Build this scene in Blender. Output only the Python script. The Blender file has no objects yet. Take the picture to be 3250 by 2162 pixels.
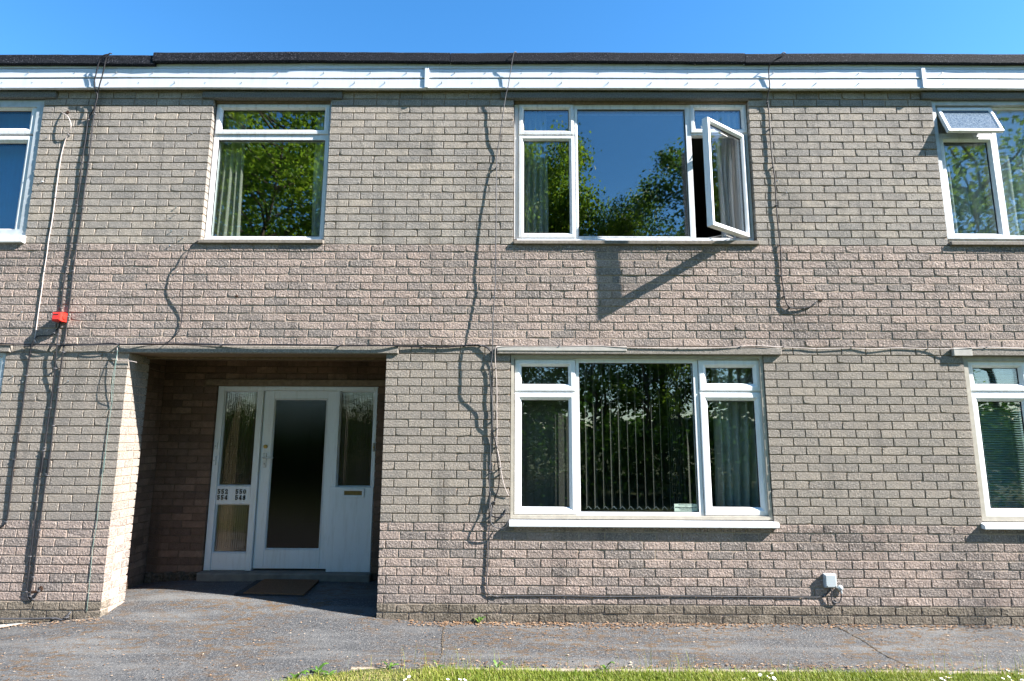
import bpy, math, random
from mathutils import Vector, Matrix

rnd = random.Random(11)
scene = bpy.context.scene
COL = scene.collection

# ------------------------------------------------------------------ camera
cam_d = bpy.data.cameras.new("camera")
cam = bpy.data.objects.new("camera", cam_d)
COL.objects.link(cam)
scene.camera = cam
cam_d.sensor_width = 36.0
cam_d.lens = 20.49
cam_d.clip_start = 0.05
cam_d.clip_end = 2000.0
RIGHT = Vector((0.999974, 0.005469, 0.004616))
DOWN = Vector((0.003684, 0.159492, -0.987192))
FWD = Vector((-0.006135, 0.987184, 0.159468))
M = Matrix.Identity(4)
for i in range(3):
    M[i][0] = RIGHT[i]; M[i][1] = -DOWN[i]; M[i][2] = -FWD[i]
M[0][3], M[1][3], M[2][3] = 0.0, -5.3233, 1.5919
cam.matrix_world = M

# ------------------------------------------------------------------ sky and sun
SUN_EL, SUN_G = math.radians(38.2), math.radians(73.4)     # elevation; angle from the wall's outward normal towards +X
sun_dir = Vector((math.sin(SUN_G) * math.cos(SUN_EL), -math.cos(SUN_G) * math.cos(SUN_EL), math.sin(SUN_EL)))
world = bpy.data.worlds.new("World")
scene.world = world
world.use_nodes = True
wn, wl = world.node_tree.nodes, world.node_tree.links
wn.clear()
w_out = wn.new("ShaderNodeOutputWorld")
w_bg = wn.new("ShaderNodeBackground")
sky = wn.new("ShaderNodeTexSky")
sky.sky_type = 'NISHITA'
sky.sun_disc = False
sky.sun_elevation = SUN_EL
sky.sun_rotation = math.atan2(sun_dir.x, sun_dir.y)
sky.altitude = 100
sky.air_density = 1.0
sky.dust_density = 0.25
sky.ozone_density = 3.0
w_bg.inputs['Strength'].default_value = 0.088
w_hs = wn.new("ShaderNodeHueSaturation")
w_hs.inputs['Hue'].default_value = 0.498
w_hs.inputs['Saturation'].default_value = 1.28
wl.new(sky.outputs[0], w_hs.inputs['Color'])
wl.new(w_hs.outputs[0], w_bg.inputs['Color'])
wl.new(w_bg.outputs[0], w_out.inputs['Surface'])

sun_l = bpy.data.lights.new("sun", 'SUN')
sun_l.energy = 5.0
sun_l.angle = math.radians(0.53)
sun_l.color = (1.0, 0.955, 0.895)
sun = bpy.data.objects.new("sun", sun_l)
COL.objects.link(sun)
sun.rotation_euler = sun_dir.to_track_quat('Z', 'Y').to_euler()
sun.location = sun_dir * 40

scene.view_settings.view_transform = 'Standard'
scene.view_settings.look = 'None'
scene.view_settings.exposure = 1.97
scene.view_settings.gamma = 1.0
scene.view_settings.use_curve_mapping = False
scene.cycles.use_denoising = True
scene.cycles.caustics_reflective = False
scene.cycles.caustics_refractive = False
scene.cycles.transparent_max_bounces = 16
scene.cycles.max_bounces = 8
scene.cycles.diffuse_bounces = 4

# ------------------------------------------------------------------ helpers
def tag(o, label=None, cat=None, group=None, kind=None):
    if label: o['label'] = label
    if cat: o['category'] = cat
    if group: o['group'] = group
    if kind: o['kind'] = kind
    return o

def empty(name, label, cat, loc=(0, 0, 0), group=None):
    o = bpy.data.objects.new(name, None)
    o.empty_display_size = 0.1
    COL.objects.link(o)
    o.location = loc
    return tag(o, label, cat, group)

class MB:
    """collects faces, builds ONE mesh object"""
    def __init__(s): s.v = []; s.f = []; s.t = []; s.m = []
    def face(s, pts, t=0.0, m=0):
        n = len(s.v); s.v.extend([tuple(p) for p in pts]); s.f.append(tuple(range(n, n + len(pts)))); s.t.append(t); s.m.append(m)
    def mesh(s, vs, fs, t=0.0, m=0):
        n = len(s.v); s.v.extend([tuple(p) for p in vs])
        for f in fs: s.f.append(tuple(n + i for i in f)); s.t.append(t); s.m.append(m)
    def box(s, x0, x1, y0, y1, z0, z1, t=0.0, m=0):
        vs = [(x0, y0, z0), (x1, y0, z0), (x1, y1, z0), (x0, y1, z0), (x0, y0, z1), (x1, y0, z1), (x1, y1, z1), (x0, y1, z1)]
        s.mesh(vs, [(0, 3, 2, 1), (4, 5, 6, 7), (0, 1, 5, 4), (1, 2, 6, 5), (2, 3, 7, 6), (3, 0, 4, 7)], t, m)
    def bbox(s, x0, x1, y0, y1, z0, z1, b=0.003, t=0.0, m=0):
        """box whose long edges seen from the front (-Y) are bevelled"""
        prof = [(0, y1), (0, y0 + b), (b, y0)]
        vs = []
        for ins, y in prof:
            vs += [(x0 + ins, y, z0 + ins), (x1 - ins, y, z0 + ins), (x1 - ins, y, z1 - ins), (x0 + ins, y, z1 - ins)]
        fs = [(3, 2, 1, 0)][::-1]
        for k in range(2):
            for j in range(4):
                a, c = k * 4 + j, k * 4 + (j + 1) % 4
                fs.append((a, c, c + 4, a + 4))
        fs.append((8, 9, 10, 11))
        s.mesh(vs, fs, t, m)
    def frame(s, x0, x1, z0, z1, prof, t=0.0, m=0, xf=None):
        """mitred rectangular frame swept along a profile of (inset, y)"""
        vs = []
        for ins, y in prof:
            vs += [(x0 + ins, y, z0 + ins), (x1 - ins, y, z0 + ins), (x1 - ins, y, z1 - ins), (x0 + ins, y, z1 - ins)]
        fs = []
        for k in range(len(prof) - 1):
            for j in range(4):
                a, c = k * 4 + j, k * 4 + (j + 1) % 4
                fs.append((a, c, c + 4, a + 4))
        if xf: vs = [tuple(xf @ Vector(v)) for v in vs]
        s.mesh(vs, fs, t, m)
    def tube(s, pts, r, n=6, t=0.0, m=0, cap=True):
        pts = [Vector(p) for p in pts]
        rr = r if isinstance(r, (list, tuple)) else [r] * len(pts)
        base = len(s.v); up = None; N = len(pts)
        for i, p in enumerate(pts):
            d = (pts[min(i + 1, N - 1)] - pts[max(i - 1, 0)])
            if d.length < 1e-9: d = Vector((0, 0, 1))
            d.normalize()
            if up is None:
                up = d.orthogonal().normalized()
            up = (up - d * up.dot(d))
            up = up.normalized() if up.length > 1e-6 else d.orthogonal().normalized()
            q = d.cross(up)
            for k in range(n):
                a = 2 * math.pi * k / n
                s.v.append(tuple(p + (up * math.cos(a) + q * math.sin(a)) * rr[i]))
        for i in range(N - 1):
            for k in range(n):
                a = base + i * n + k; b = base + i * n + (k + 1) % n
                s.f.append((a, b, b + n, a + n)); s.t.append(t); s.m.append(m)
        if cap:
            s.f.append(tuple(base + k for k in range(n))[::-1]); s.t.append(t); s.m.append(m)
            s.f.append(tuple(base + (N - 1) * n + k for k in range(n))); s.t.append(t); s.m.append(m)
    def data(s, name, mats, org=(0, 0, 0), smooth=False):
        me = bpy.data.meshes.new(name)
        vs = s.v if org == (0, 0, 0) else [(a - org[0], b - org[1], c - org[2]) for a, b, c in s.v]
        me.from_pydata(vs, [], s.f)
        if any(s.t):
            at = me.attributes.new('tint', 'FLOAT', 'FACE')
            at.data.foreach_set('value', s.t)
        for m in (mats if isinstance(mats, (list, tuple)) else [mats]): me.materials.append(m)
        if any(s.m): me.polygons.foreach_set('material_index', s.m)
        if smooth: me.polygons.foreach_set('use_smooth', [True] * len(me.polygons))
        me.update()
        return me
    def build(s, name, mats, parent=None, org=None, smooth=False, kind=None):
        if org is None: org = tuple(parent_origin(parent)) if parent else (0, 0, 0)
        o = bpy.data.objects.new(name, s.data(name, mats, org, smooth))
        COL.objects.link(o)
        if parent: o.parent = parent
        elif org != (0, 0, 0): o.location = org
        if kind: o['kind'] = kind
        return o

def parent_origin(p):
    v = Vector((0, 0, 0))
    while p is not None:
        v += p.location; p = p.parent
    return v

def smooth_path(pts, sub=4):
    P = [Vector(p) for p in pts]
    out = []
    for i in range(len(P) - 1):
        p0, p1, p2, p3 = P[max(i - 1, 0)], P[i], P[i + 1], P[min(i + 2, len(P) - 1)]
        for k in range(sub):
            u = k / sub
            out.append(0.5 * ((2 * p1) + (p2 - p0) * u + (2 * p0 - 5 * p1 + 4 * p2 - p3) * u * u + (3 * p1 - p0 - 3 * p2 + p3) * u ** 3))
    out.append(P[-1])
    return out

# ------------------------------------------------------------------ materials
def mk(name):
    m = bpy.data.materials.new(name); m.use_nodes = True
    nt = m.node_tree
    b = nt.nodes.get('Principled BSDF')
    return m, nt, b

def nd(nt, typ, **kw):
    n = nt.nodes.new(typ)
    for k, v in kw.items(): setattr(n, k, v)
    return n

def pos(nt, scale=(1, 1, 1)):
    g = nd(nt, 'ShaderNodeNewGeometry')
    if scale == (1, 1, 1): return g.outputs['Position']
    mp = nd(nt, 'ShaderNodeVectorMath', operation='MULTIPLY')
    nt.links.new(g.outputs['Position'], mp.inputs[0]); mp.inputs[1].default_value = scale
    return mp.outputs[0]

def noise(nt, vec, scale, detail=3, rough=0.55):
    n = nd(nt, 'ShaderNodeTexNoise')
    n.inputs['Scale'].default_value = scale; n.inputs['Detail'].default_value = detail; n.inputs['Roughness'].default_value = rough
    nt.links.new(vec, n.inputs['Vector'])
    return n.outputs['Fac']

def ramp(nt, fac, stops, interp='LINEAR'):
    r = nd(nt, 'ShaderNodeValToRGB'); r.color_ramp.interpolation = interp
    e = r.color_ramp.elements
    while len(e) < len(stops): e.new(0.5)
    for el, (p, c) in zip(e, stops):
        el.position = p; el.color = (*c, 1) if len(c) == 3 else c
    nt.links.new(fac, r.inputs['Fac'])
    return r.outputs['Color']

def mix(nt, fac, a, b, mode='MIX'):
    n = nd(nt, 'ShaderNodeMix', data_type='RGBA', blend_type=mode)
    for sock, v in ((n.inputs[0], fac), (n.inputs[6], a), (n.inputs[7], b)):
        if isinstance(v, (int, float)): sock.default_value = v
        elif isinstance(v, tuple): sock.default_value = (*v, 1)
        else: nt.links.new(v, sock)
    return n.outputs[2]

def mapr(nt, v, a, b, c=0.0, d=1.0):
    n = nd(nt, 'ShaderNodeMapRange'); n.inputs[1].default_value = a; n.inputs[2].default_value = b
    n.inputs[3].default_value = c; n.inputs[4].default_value = d
    nt.links.new(v, n.inputs[0]); return n.outputs[0]

def math_(nt, op, a, b=None):
    n = nd(nt, 'ShaderNodeMath', operation=op)
    for i, v in enumerate((a, b)):
        if v is None: continue
        if isinstance(v, (int, float)): n.inputs[i].default_value = v
        else: nt.links.new(v, n.inputs[i])
    return n.outputs[0]

def bump(nt, bsdf, h, strength=0.5, dist=0.004):
    b = nd(nt, 'ShaderNodeBump'); b.inputs['Strength'].default_value = strength; b.inputs['Distance'].default_value = dist
    nt.links.new(h, b.inputs['Height']); nt.links.new(b.outputs[0], bsdf.inputs['Normal'])

def plain(name, col, rough=0.5, var=0.12, vscale=8, spec=0.5, metal=0.0, bscale=0, bstr=0.3, bdist=0.002):
    m, nt, b = mk(name)
    p = pos(nt)
    n = noise(nt, p, vscale, 4)
    lo = tuple(c * (1 - var) for c in col); hi = tuple(min(1, c * (1 + var)) for c in col)
    nt.links.new(ramp(nt, n, [(0.3, lo), (0.7, hi)]), b.inputs['Base Color'])
    b.inputs['Roughness'].default_value = rough; b.inputs['Metallic'].default_value = metal
    b.inputs['Specular IOR Level'].default_value = spec
    if bscale: bump(nt, b, noise(nt, p, bscale, 3), bstr, bdist)
    return m

def brick_mat(name, cols, dark, speck, grit, gstr, gdist, blotch=0.5):
    """cols: ramp of brick to brick colours; dark: blotches of grime; speck: pale grains"""
    m, nt, b = mk(name)
    p = pos(nt)
    at = nd(nt, 'ShaderNodeAttribute', attribute_name='tint'); oi = nd(nt, 'ShaderNodeObjectInfo')
    t = math_(nt, 'FRACT', math_(nt, 'ADD', at.outputs['Fac'], oi.outputs['Random']))
    base = ramp(nt, t, [(i / (len(cols) - 1), c) for i, c in enumerate(cols)])
    big = noise(nt, p, 2.2, 4, 0.65)
    mid = noise(nt, p, 14, 4, 0.6)
    base = mix(nt, mapr(nt, mid, 0.35, 0.75, 0, blotch), base, dark)
    base = mix(nt, mapr(nt, big, 0.52, 0.75, 0, 0.55), base, dark)
    strk = noise(nt, pos(nt, (2.6, 2.6, .45)), 1.6, 4, 0.6)
    base = mix(nt, mapr(nt, strk, 0.54, 0.72, 0, 0.6), base, tuple(c * 0.55 for c in dark))
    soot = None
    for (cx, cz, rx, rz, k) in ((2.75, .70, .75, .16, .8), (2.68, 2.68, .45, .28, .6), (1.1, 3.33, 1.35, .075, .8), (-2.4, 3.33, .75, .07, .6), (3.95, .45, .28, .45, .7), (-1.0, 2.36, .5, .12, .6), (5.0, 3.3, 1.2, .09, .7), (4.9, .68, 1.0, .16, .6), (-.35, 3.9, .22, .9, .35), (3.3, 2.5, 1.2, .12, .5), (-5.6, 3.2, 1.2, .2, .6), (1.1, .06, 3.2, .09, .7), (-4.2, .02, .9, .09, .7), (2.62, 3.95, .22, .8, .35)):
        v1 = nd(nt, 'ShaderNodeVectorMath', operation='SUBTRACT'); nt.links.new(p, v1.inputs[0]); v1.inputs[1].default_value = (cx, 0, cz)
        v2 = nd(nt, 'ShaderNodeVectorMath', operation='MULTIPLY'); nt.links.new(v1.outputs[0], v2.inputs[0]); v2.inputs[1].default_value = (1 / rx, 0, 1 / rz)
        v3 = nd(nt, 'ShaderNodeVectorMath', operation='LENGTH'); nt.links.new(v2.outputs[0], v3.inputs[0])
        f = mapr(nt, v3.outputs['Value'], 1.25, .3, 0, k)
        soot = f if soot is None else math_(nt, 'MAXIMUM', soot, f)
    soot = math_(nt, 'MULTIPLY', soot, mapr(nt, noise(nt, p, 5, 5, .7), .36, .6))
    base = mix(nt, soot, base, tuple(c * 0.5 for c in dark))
    fine = noise(nt, p, grit, 3, 0.75)
    base = mix(nt, mapr(nt, fine, 0.53, 0.70, 0, 0.75), base, speck)
    base = mix(nt, mapr(nt, fine, 0.47, 0.32, 0, 0.75), base, tuple(c * 0.45 for c in dark))
    nt.links.new(base, b.inputs['Base Color'])
    b.inputs['Roughness'].default_value = 0.92; b.inputs['Specular IOR Level'].default_value = 0.2
    bump(nt, b, math_(nt, 'ADD', noise(nt, p, grit, 3, 0.65), math_(nt, 'MULTIPLY', noise(nt, p, 25, 2), 0.6)), gstr, gdist)
    return m

def grimy(name, col, rough, dirt, amt):
    """pale paint or plastic with faint runs and specks of dirt"""
    m, nt, b = mk(name)
    p = pos(nt)
    run = mapr(nt, noise(nt, pos(nt, (9, 9, 1.1)), 3.0, 5, .65), .50, .74, 0, amt)
    spk = mapr(nt, noise(nt, p, 34, 4, .7), .60, .74, 0, amt * .9)
    c = mix(nt, math_(nt, 'MAXIMUM', run, spk), col, dirt)
    nt.links.new(c, b.inputs['Base Color'])
    nt.links.new(mapr(nt, noise(nt, p, 6, 3), .3, .7, rough * .8, rough * 1.3), b.inputs['Roughness'])
    bump(nt, b, noise(nt, p, 2.5, 2), .08, .01)
    return m

MAT = {}
MAT['brick_grey'] = brick_mat('grey_brick', [(.322, .284, .248), (.368, .324, .279), (.26, .235, .214), (.408, .35, .288), (.342, .304, .267), (.275, .251, .23)], (.15, .143, .136), (.50, .46, .41), 75, .9, .006, .6)
MAT['brick_tan'] = brick_mat('tan_brick', [(.262, .226, .194), (.30, .258, .219), (.215, .19, .17), (.318, .272, .227), (.275, .239, .206), (.232, .206, .182)], (.19, .175, .16), (.52, .47, .41), 75, .8, .006, .45)
MAT['brick_pink'] = brick_mat('pink_rough_brick', [(.32, .245, .21), (.36, .277, .237), (.285, .228, .20), (.20, .175, .16), (.37, .287, .245), (.305, .238, .208), (.245, .205, .184)], (.19, .163, .152), (.58, .50, .45), 62, 1.0, .010, .45)
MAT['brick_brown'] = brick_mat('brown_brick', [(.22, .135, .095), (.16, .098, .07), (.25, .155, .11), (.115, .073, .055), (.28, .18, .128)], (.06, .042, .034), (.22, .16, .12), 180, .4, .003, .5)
MAT['brick_base'] = brick_mat('damp_brick', [(.20, .17, .135), (.24, .20, .16), (.17, .145, .115)], (.11, .095, .075), (.32, .28, .23), 62, 1.0, .010, .6)
MAT['mortar'] = plain('sand_mortar', (.34, .26, .20), .95, .25, 30, .1, bscale=160, bstr=.5)
MAT['mortar_pale'] = plain('pale_mortar', (.36, .29, .235), .95, .25, 30, .1, bscale=160, bstr=.5)
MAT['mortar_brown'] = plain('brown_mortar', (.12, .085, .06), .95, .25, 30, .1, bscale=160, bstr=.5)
MAT['concrete'] = plain('lintel_concrete', (.24, .215, .19), .9, .35, 60, .2, bscale=110, bstr=.8, bdist=.006)
MAT['concrete_dark'] = plain('aggregate_concrete', (.15, .148, .14), .9, .45, 90, .2, bscale=120, bstr=.9, bdist=.007)
MAT['concrete_pale'] = plain('pale_concrete', (.42, .40, .37), .85, .15, 12, .2, bscale=140, bstr=.3)
MAT['edging'] = plain('tan_edging_concrete', (.26, .22, .17), .9, .35, 25, .2, bscale=120, bstr=.6, bdist=.005)
MAT['step'] = plain('step_concrete', (.17, .155, .135), .85, .2, 10, .2, bscale=140, bstr=.3)
MAT['upvc'] = grimy('white_plastic_frame', (.76, .775, .80), .32, (.42, .40, .37), .3)
MAT['upvc_old'] = grimy('weathered_white_frame', (.70, .715, .735), .42, (.30, .29, .27), .5)
MAT['white_paint'] = grimy('white_gloss_paint', (.67, .70, .72), .38, (.36, .34, .31), .3)
MAT['fascia'] = grimy('white_cladding', (.64, .685, .76), .4, (.38, .39, .40), .3)
MAT['timber_grey'] = plain('weathered_timber', (.20, .175, .15), .8, .3, 40, .2, bscale=90, bstr=.4)
MAT['timber_brown'] = plain('brown_timber', (.18, .13, .085), .7, .25, 30, .3)
MAT['jamb'] = plain('beige_painted_jamb', (.36, .33, .28), .6, .12, 20, .3)
MAT['jamb_grey'] = plain('grey_painted_jamb', (.42, .46, .49), .5, .15, 16, .4)
MAT['gasket'] = plain('black_gasket', (.02, .02, .022), .5, .1, 8, .4)
MAT['black_cable'] = plain('black_cable_sheath', (.014, .014, .017), .55, .2, 8, .25)
MAT['grey_cable'] = plain('grey_cable_sheath', (.06, .06, .066), .5, .2, 8, .3)
MAT['white_cable'] = plain('white_cable_sheath', (.44, .38, .355), .5, .1, 8, .5)
MAT['twine'] = plain('green_twine', (.12, .18, .165), .8, .2, 40, .2)
MAT['clip'] = plain('cable_clip_plastic', (.10, .10, .11), .5, .2, 8, .5)
MAT['clip_pale'] = plain('pale_clip_plastic', (.55, .55, .55), .5, .2, 8, .5)
MAT['steel'] = plain('dull_steel', (.45, .44, .42), .4, .2, 20, .5, metal=.8)
MAT['brass'] = plain('old_brass', (.38, .25, .07), .35, .2, 20, .5, metal=.9)
MAT['brass_dark'] = plain('tarnished_brass', (.16, .11, .035), .4, .2, 20, .5, metal=.7)
MAT['black_paint'] = plain('black_paint', (.012, .012, .012), .4, .1, 8, .5)
MAT['red'] = plain('red_plastic', (.66, .03, .02), .35, .05, 8, .5)
MAT['box_grey'] = plain('grey_plastic_box', (.42, .47, .50), .4, .05, 8, .5)
MAT['coir'] = plain('brown_coir', (.17, .095, .055), .95, .35, 120, .1, bscale=260, bstr=1, bdist=.01)
MAT['rubber'] = plain('black_rubber', (.025, .027, .03), .7, .2, 30, .3)
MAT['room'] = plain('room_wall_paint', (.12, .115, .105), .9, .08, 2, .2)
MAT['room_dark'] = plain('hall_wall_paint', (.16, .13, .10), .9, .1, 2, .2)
MAT['earth'] = plain('crumbling_mortar', (.10, .082, .062), .95, .5, 40, .1, bscale=70, bstr=1, bdist=.02)
MAT['hole'] = plain('broken_brick', (.06, .035, .025), .95, .4, 60, .1, bscale=90, bstr=1, bdist=.02)
MAT['sticker'] = plain('pale_green_sticker', (.42, .52, .45), .5, .05, 8, .3)
MAT['ink'] = plain('dark_ink', (.03, .04, .05), .6, .1, 8, .2)

def felt_mat():
    m, nt, b = mk('mineral_felt')
    p = pos(nt)
    f = noise(nt, p, 110, 2, .7)
    c = ramp(nt, f, [(.40, (.006, .007, .010)), (.60, (.020, .022, .029)), (.74, (.20, .20, .23))])
    c = mix(nt, mapr(nt, noise(nt, p, 1.5, 3), .3, .7, 0, .4), c, (.012, .013, .018))
    nt.links.new(c, b.inputs['Base Color']); b.inputs['Roughness'].default_value = .85; b.inputs['Specular IOR Level'].default_value = .12
    bump(nt, b, f, .9, .01)
    return m
MAT['felt'] = felt_mat()

def asphalt_mat():
    m, nt, b = mk('worn_asphalt')
    p = pos(nt)
    f = noise(nt, p, 75, 3, .75)
    v = nd(nt, 'ShaderNodeTexVoronoi'); v.inputs['Scale'].default_value = 130; nt.links.new(p, v.inputs['Vector'])
    st = nd(nt, 'ShaderNodeSeparateColor'); nt.links.new(v.outputs['Color'], st.inputs[0])
    c = ramp(nt, st.outputs[0], [(0, (.034, .036, .040)), (.5, (.06, .062, .066)), (.85, (.092, .093, .096)), (1, (.17, .165, .16))])
    c = mix(nt, mapr(nt, f, .42, .28, 0, .6), c, (.018, .018, .021))
    worn = mapr(nt, noise(nt, pos(nt, (.4, 2.2, 1)), 2.0, 4), .47, .68, 0, .65)
    c = mix(nt, worn, c, (.15, .15, .148))
    moss = math_(nt, 'MULTIPLY', mapr(nt, noise(nt, pos(nt, (1, 2.2, 1)), 9, 5, .75), .50, .58), mapr(nt, noise(nt, p, 1.0, 3), .40, .56))
    c = mix(nt, math_(nt, 'MULTIPLY', moss, .8), c, (.095, .056, .024))
    nt.links.new(c, b.inputs['Base Color']); b.inputs['Roughness'].default_value = .8; b.inputs['Specular IOR Level'].default_value = .35
    bump(nt, b, math_(nt, 'ADD', v.outputs['Distance'], f), .6, .005)
    return m
MAT['asphalt'] = asphalt_mat()

def tinted(name, stops, rough=.6, trans=0.0, spec=.3):
    m, nt, b = mk(name)
    at = nd(nt, 'ShaderNodeAttribute', attribute_name='tint')
    c = ramp(nt, at.outputs['Fac'], stops)
    nt.links.new(c, b.inputs['Base Color']); b.inputs['Roughness'].default_value = rough; b.inputs['Specular IOR Level'].default_value = spec
    if trans:
        out = nt.nodes['Material Output']
        tr = nd(nt, 'ShaderNodeBsdfTranslucent'); nt.links.new(c, tr.inputs['Color'])
        mx = nd(nt, 'ShaderNodeMixShader'); mx.inputs[0].default_value = trans
        nt.links.new(b.outputs[0], mx.inputs[1]); nt.links.new(tr.outputs[0], mx.inputs[2]); nt.links.new(mx.outputs[0], out.inputs['Surface'])
    return m
MAT['leaf'] = tinted('tree_leaf', [(0, (.06, .12, .012)), (.5, (.15, .26, .018)), (1, (.30, .40, .03))], .5, .6)
MAT['leaf_dark'] = tinted('dark_tree_leaf', [(0, (.03, .075, .012)), (.5, (.07, .15, .018)), (1, (.15, .25, .025))], .5, .55)
MAT['bark'] = plain('tree_bark', (.085, .068, .05), .9, .3, 20, .1)
MAT['grass'] = tinted('grass_blade', [(0, (.08, .15, .015)), (.5, (.19, .25, .028)), (.8, (.30, .32, .06)), (1, (.42, .35, .17))], .55, .35)
MAT['weed'] = tinted('weed_leaf', [(0, (.05, .12, .02)), (1, (.14, .26, .04))], .5, .3)
MAT['litter'] = tinted('dead_leaf', [(0, (.10, .052, .024)), (.5, (.19, .11, .06)), (.85, (.32, .21, .13)), (1, (.5, .42, .32))], .8)
MAT['turf'] = plain('turf_soil', (.065, .075, .03), .95, .4, 14, .1)
MAT['petal'] = plain('white_petal', (.8, .8, .78), .6, .04, 8, .2)
MAT['pollen'] = plain('yellow_pollen', (.6, .42, .04), .7, .1, 8, .2)
MAT['hill'] = plain('wooded_hill', (.02, .035, .03), .95, .4, .02, .1)

def glass_mat(name, ior=1.9, tint=(.90, .95, .94), rough=0.0, wob=None, dirty=None):
    m, nt, b = mk(name)
    nt.nodes.remove(b)
    out = nt.nodes['Material Output']
    tr = nd(nt, 'ShaderNodeBsdfTransparent'); tr.inputs[0].default_value = (*tint, 1)
    gl = nd(nt, 'ShaderNodeBsdfGlossy'); gl.inputs['Roughness'].default_value = rough
    f0 = ((ior - 1) / (ior + 1)) ** 2
    lw = nd(nt, 'ShaderNodeLayerWeight'); lw.inputs[0].default_value = 0.5
    fac = math_(nt, 'ADD', math_(nt, 'MULTIPLY', math_(nt, 'POWER', lw.outputs['Facing'], 5.0), 1 - f0), f0)
    mx = nd(nt, 'ShaderNodeMixShader')
    nt.links.new(fac, mx.inputs[0]); nt.links.new(tr.outputs[0], mx.inputs[1]); nt.links.new(gl.outputs[0], mx.inputs[2])
    if dirty:
        df = nd(nt, 'ShaderNodeBsdfDiffuse'); df.inputs[0].default_value = (*dirty[0], 1)
        m2 = nd(nt, 'ShaderNodeMixShader'); m2.inputs[0].default_value = dirty[1]
        nt.links.new(mx.outputs[0], m2.inputs[1]); nt.links.new(df.outputs[0], m2.inputs[2]); nt.links.new(m2.outputs[0], out.inputs['Surface'])
    if wob:
        bp = nd(nt, 'ShaderNodeBump'); bp.inputs['Strength'].default_value = wob[1]; bp.inputs['Distance'].default_value = wob[2]
        nt.links.new(noise(nt, pos(nt), wob[0], 1), bp.inputs['Height']); nt.links.new(bp.outputs[0], gl.inputs['Normal'])
    if not dirty: nt.links.new(mx.outputs[0], out.inputs['Surface'])
    return m
MAT['glass'] = glass_mat('window_glass', 2.5, wob=(1.6, .12, .02))
MAT['glass_low'] = glass_mat('lower_window_glass', 2.1, wob=(1.6, .12, .02))
MAT['glass_clear'] = glass_mat('casement_glass', 1.75, (.985, .99, .99))
MAT['reeded'] = glass_mat('reeded_glass', 2.0, (.6, .58, .48), .02, dirty=((.14, .115, .09), .15))
MAT['hammered'] = glass_mat('hammered_glass', 1.42, (.18, .24, .20), .05, wob=(120, .18, .003))

def frosted():
    m, nt, b = mk('frosted_patterned_glass')
    p = pos(nt)
    n = noise(nt, p, 70, 3, .7)
    nt.links.new(ramp(nt, n, [(.35, (.07, .11, .16)), (.65, (.26, .32, .38))]), b.inputs['Base Color'])
    b.inputs['Roughness'].default_value = .07; b.inputs['Transmission Weight'].default_value = .3
    bump(nt, b, n, .25, .002)
    return m
MAT['frosted'] = frosted()

def cloth(name, col, trans=.35, alpha=1.0):
    m, nt, b = mk(name)
    out = nt.nodes['Material Output']
    p = pos(nt, (1, 1, .15))
    c = ramp(nt, noise(nt, p, 40, 3), [(.3, tuple(x * .88 for x in col)), (.7, col)])
    nt.links.new(c, b.inputs['Base Color']); b.inputs['Roughness'].default_value = .9; b.inputs['Specular IOR Level'].default_value = .1
    tr = nd(nt, 'ShaderNodeBsdfTranslucent'); nt.links.new(c, tr.inputs[0])
    mx = nd(nt, 'ShaderNodeMixShader'); mx.inputs[0].default_value = trans
    nt.links.new(b.outputs[0], mx.inputs[1]); nt.links.new(tr.outputs[0], mx.inputs[2])
    last = mx
    if alpha < 1:
        tp = nd(nt, 'ShaderNodeBsdfTransparent'); m2 = nd(nt, 'ShaderNodeMixShader'); m2.inputs[0].default_value = 1 - alpha
        nt.links.new(mx.outputs[0], m2.inputs[1]); nt.links.new(tp.outputs[0], m2.inputs[2]); last = m2
    nt.links.new(last.outputs[0], out.inputs['Surface'])
    return m
MAT['curtain_cream'] = cloth('cream_curtain_cloth', (.62, .58, .48))
MAT['curtain_grey'] = cloth('grey_curtain_cloth', (.72, .73, .73), .45)
MAT['net'] = cloth('white_net_cloth', (.84, .86, .88), .5, .9)
MAT['blind_taupe'] = cloth('taupe_blind_cloth', (.17, .145, .13), .2)
MAT['blind_blue'] = cloth('blue_blind_cloth', (.004, .19, .46), .2)
MAT['blind_slate'] = plain('slate_blind_slat', (.30, .40, .42), .45, .06, 6, .4)

# ================================================================== THE GROUND
def lerp(a, b, u): return a + (b - a) * u
def sstep(a, b, x):
    u = min(1, max(0, (x - a) / (b - a))); return u * u * (3 - 2 * u)

def ground_z(x, y):
    z = 0.0
    porch = sstep(-4.0, -3.3, x) * (1 - sstep(-1.3, -0.7, x))
    z += 0.03 * porch * sstep(-0.9, 0.0, y)
    z += 0.055 * sstep(-0.05, 0.45, y)
    z -= 0.075 * (1 - sstep(-4.9, -3.6, x)) * (1 - 0.4 * sstep(0.2, 1.2, -y))
    z += 0.006 * math.sin(x * 2.1 + y * 3.3) * math.sin(y * 4.1)
    return z

def lawn_edge(x):
    """y of the edge between asphalt and grass"""
    if x > -1.05: return -1.045
    if x > -2.0: return -1.045 - 0.42 * (-1.05 - x) - 0.25 * (-1.05 - x) ** 2
    return -1.67 - 1.1 * (-2.0 - x)

g = MB()
xs = [-9 + 0.075 * i for i in range(241)]
ys = [-4.2 + 0.075 * i for i in range(72)]
for y in ys:
    for x in xs: g.v.append((x, y, ground_z(x, y)))
nx = len(xs)
for j in range(len(ys) - 1):
    for i in range(nx - 1):
        a = j * nx + i
        g.f.append((a, a + 1, a + nx + 1, a + nx)); g.t.append(0); g.m.append(0)
tag(g.build('path', MAT['asphalt'], smooth=True), kind='structure')

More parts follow.
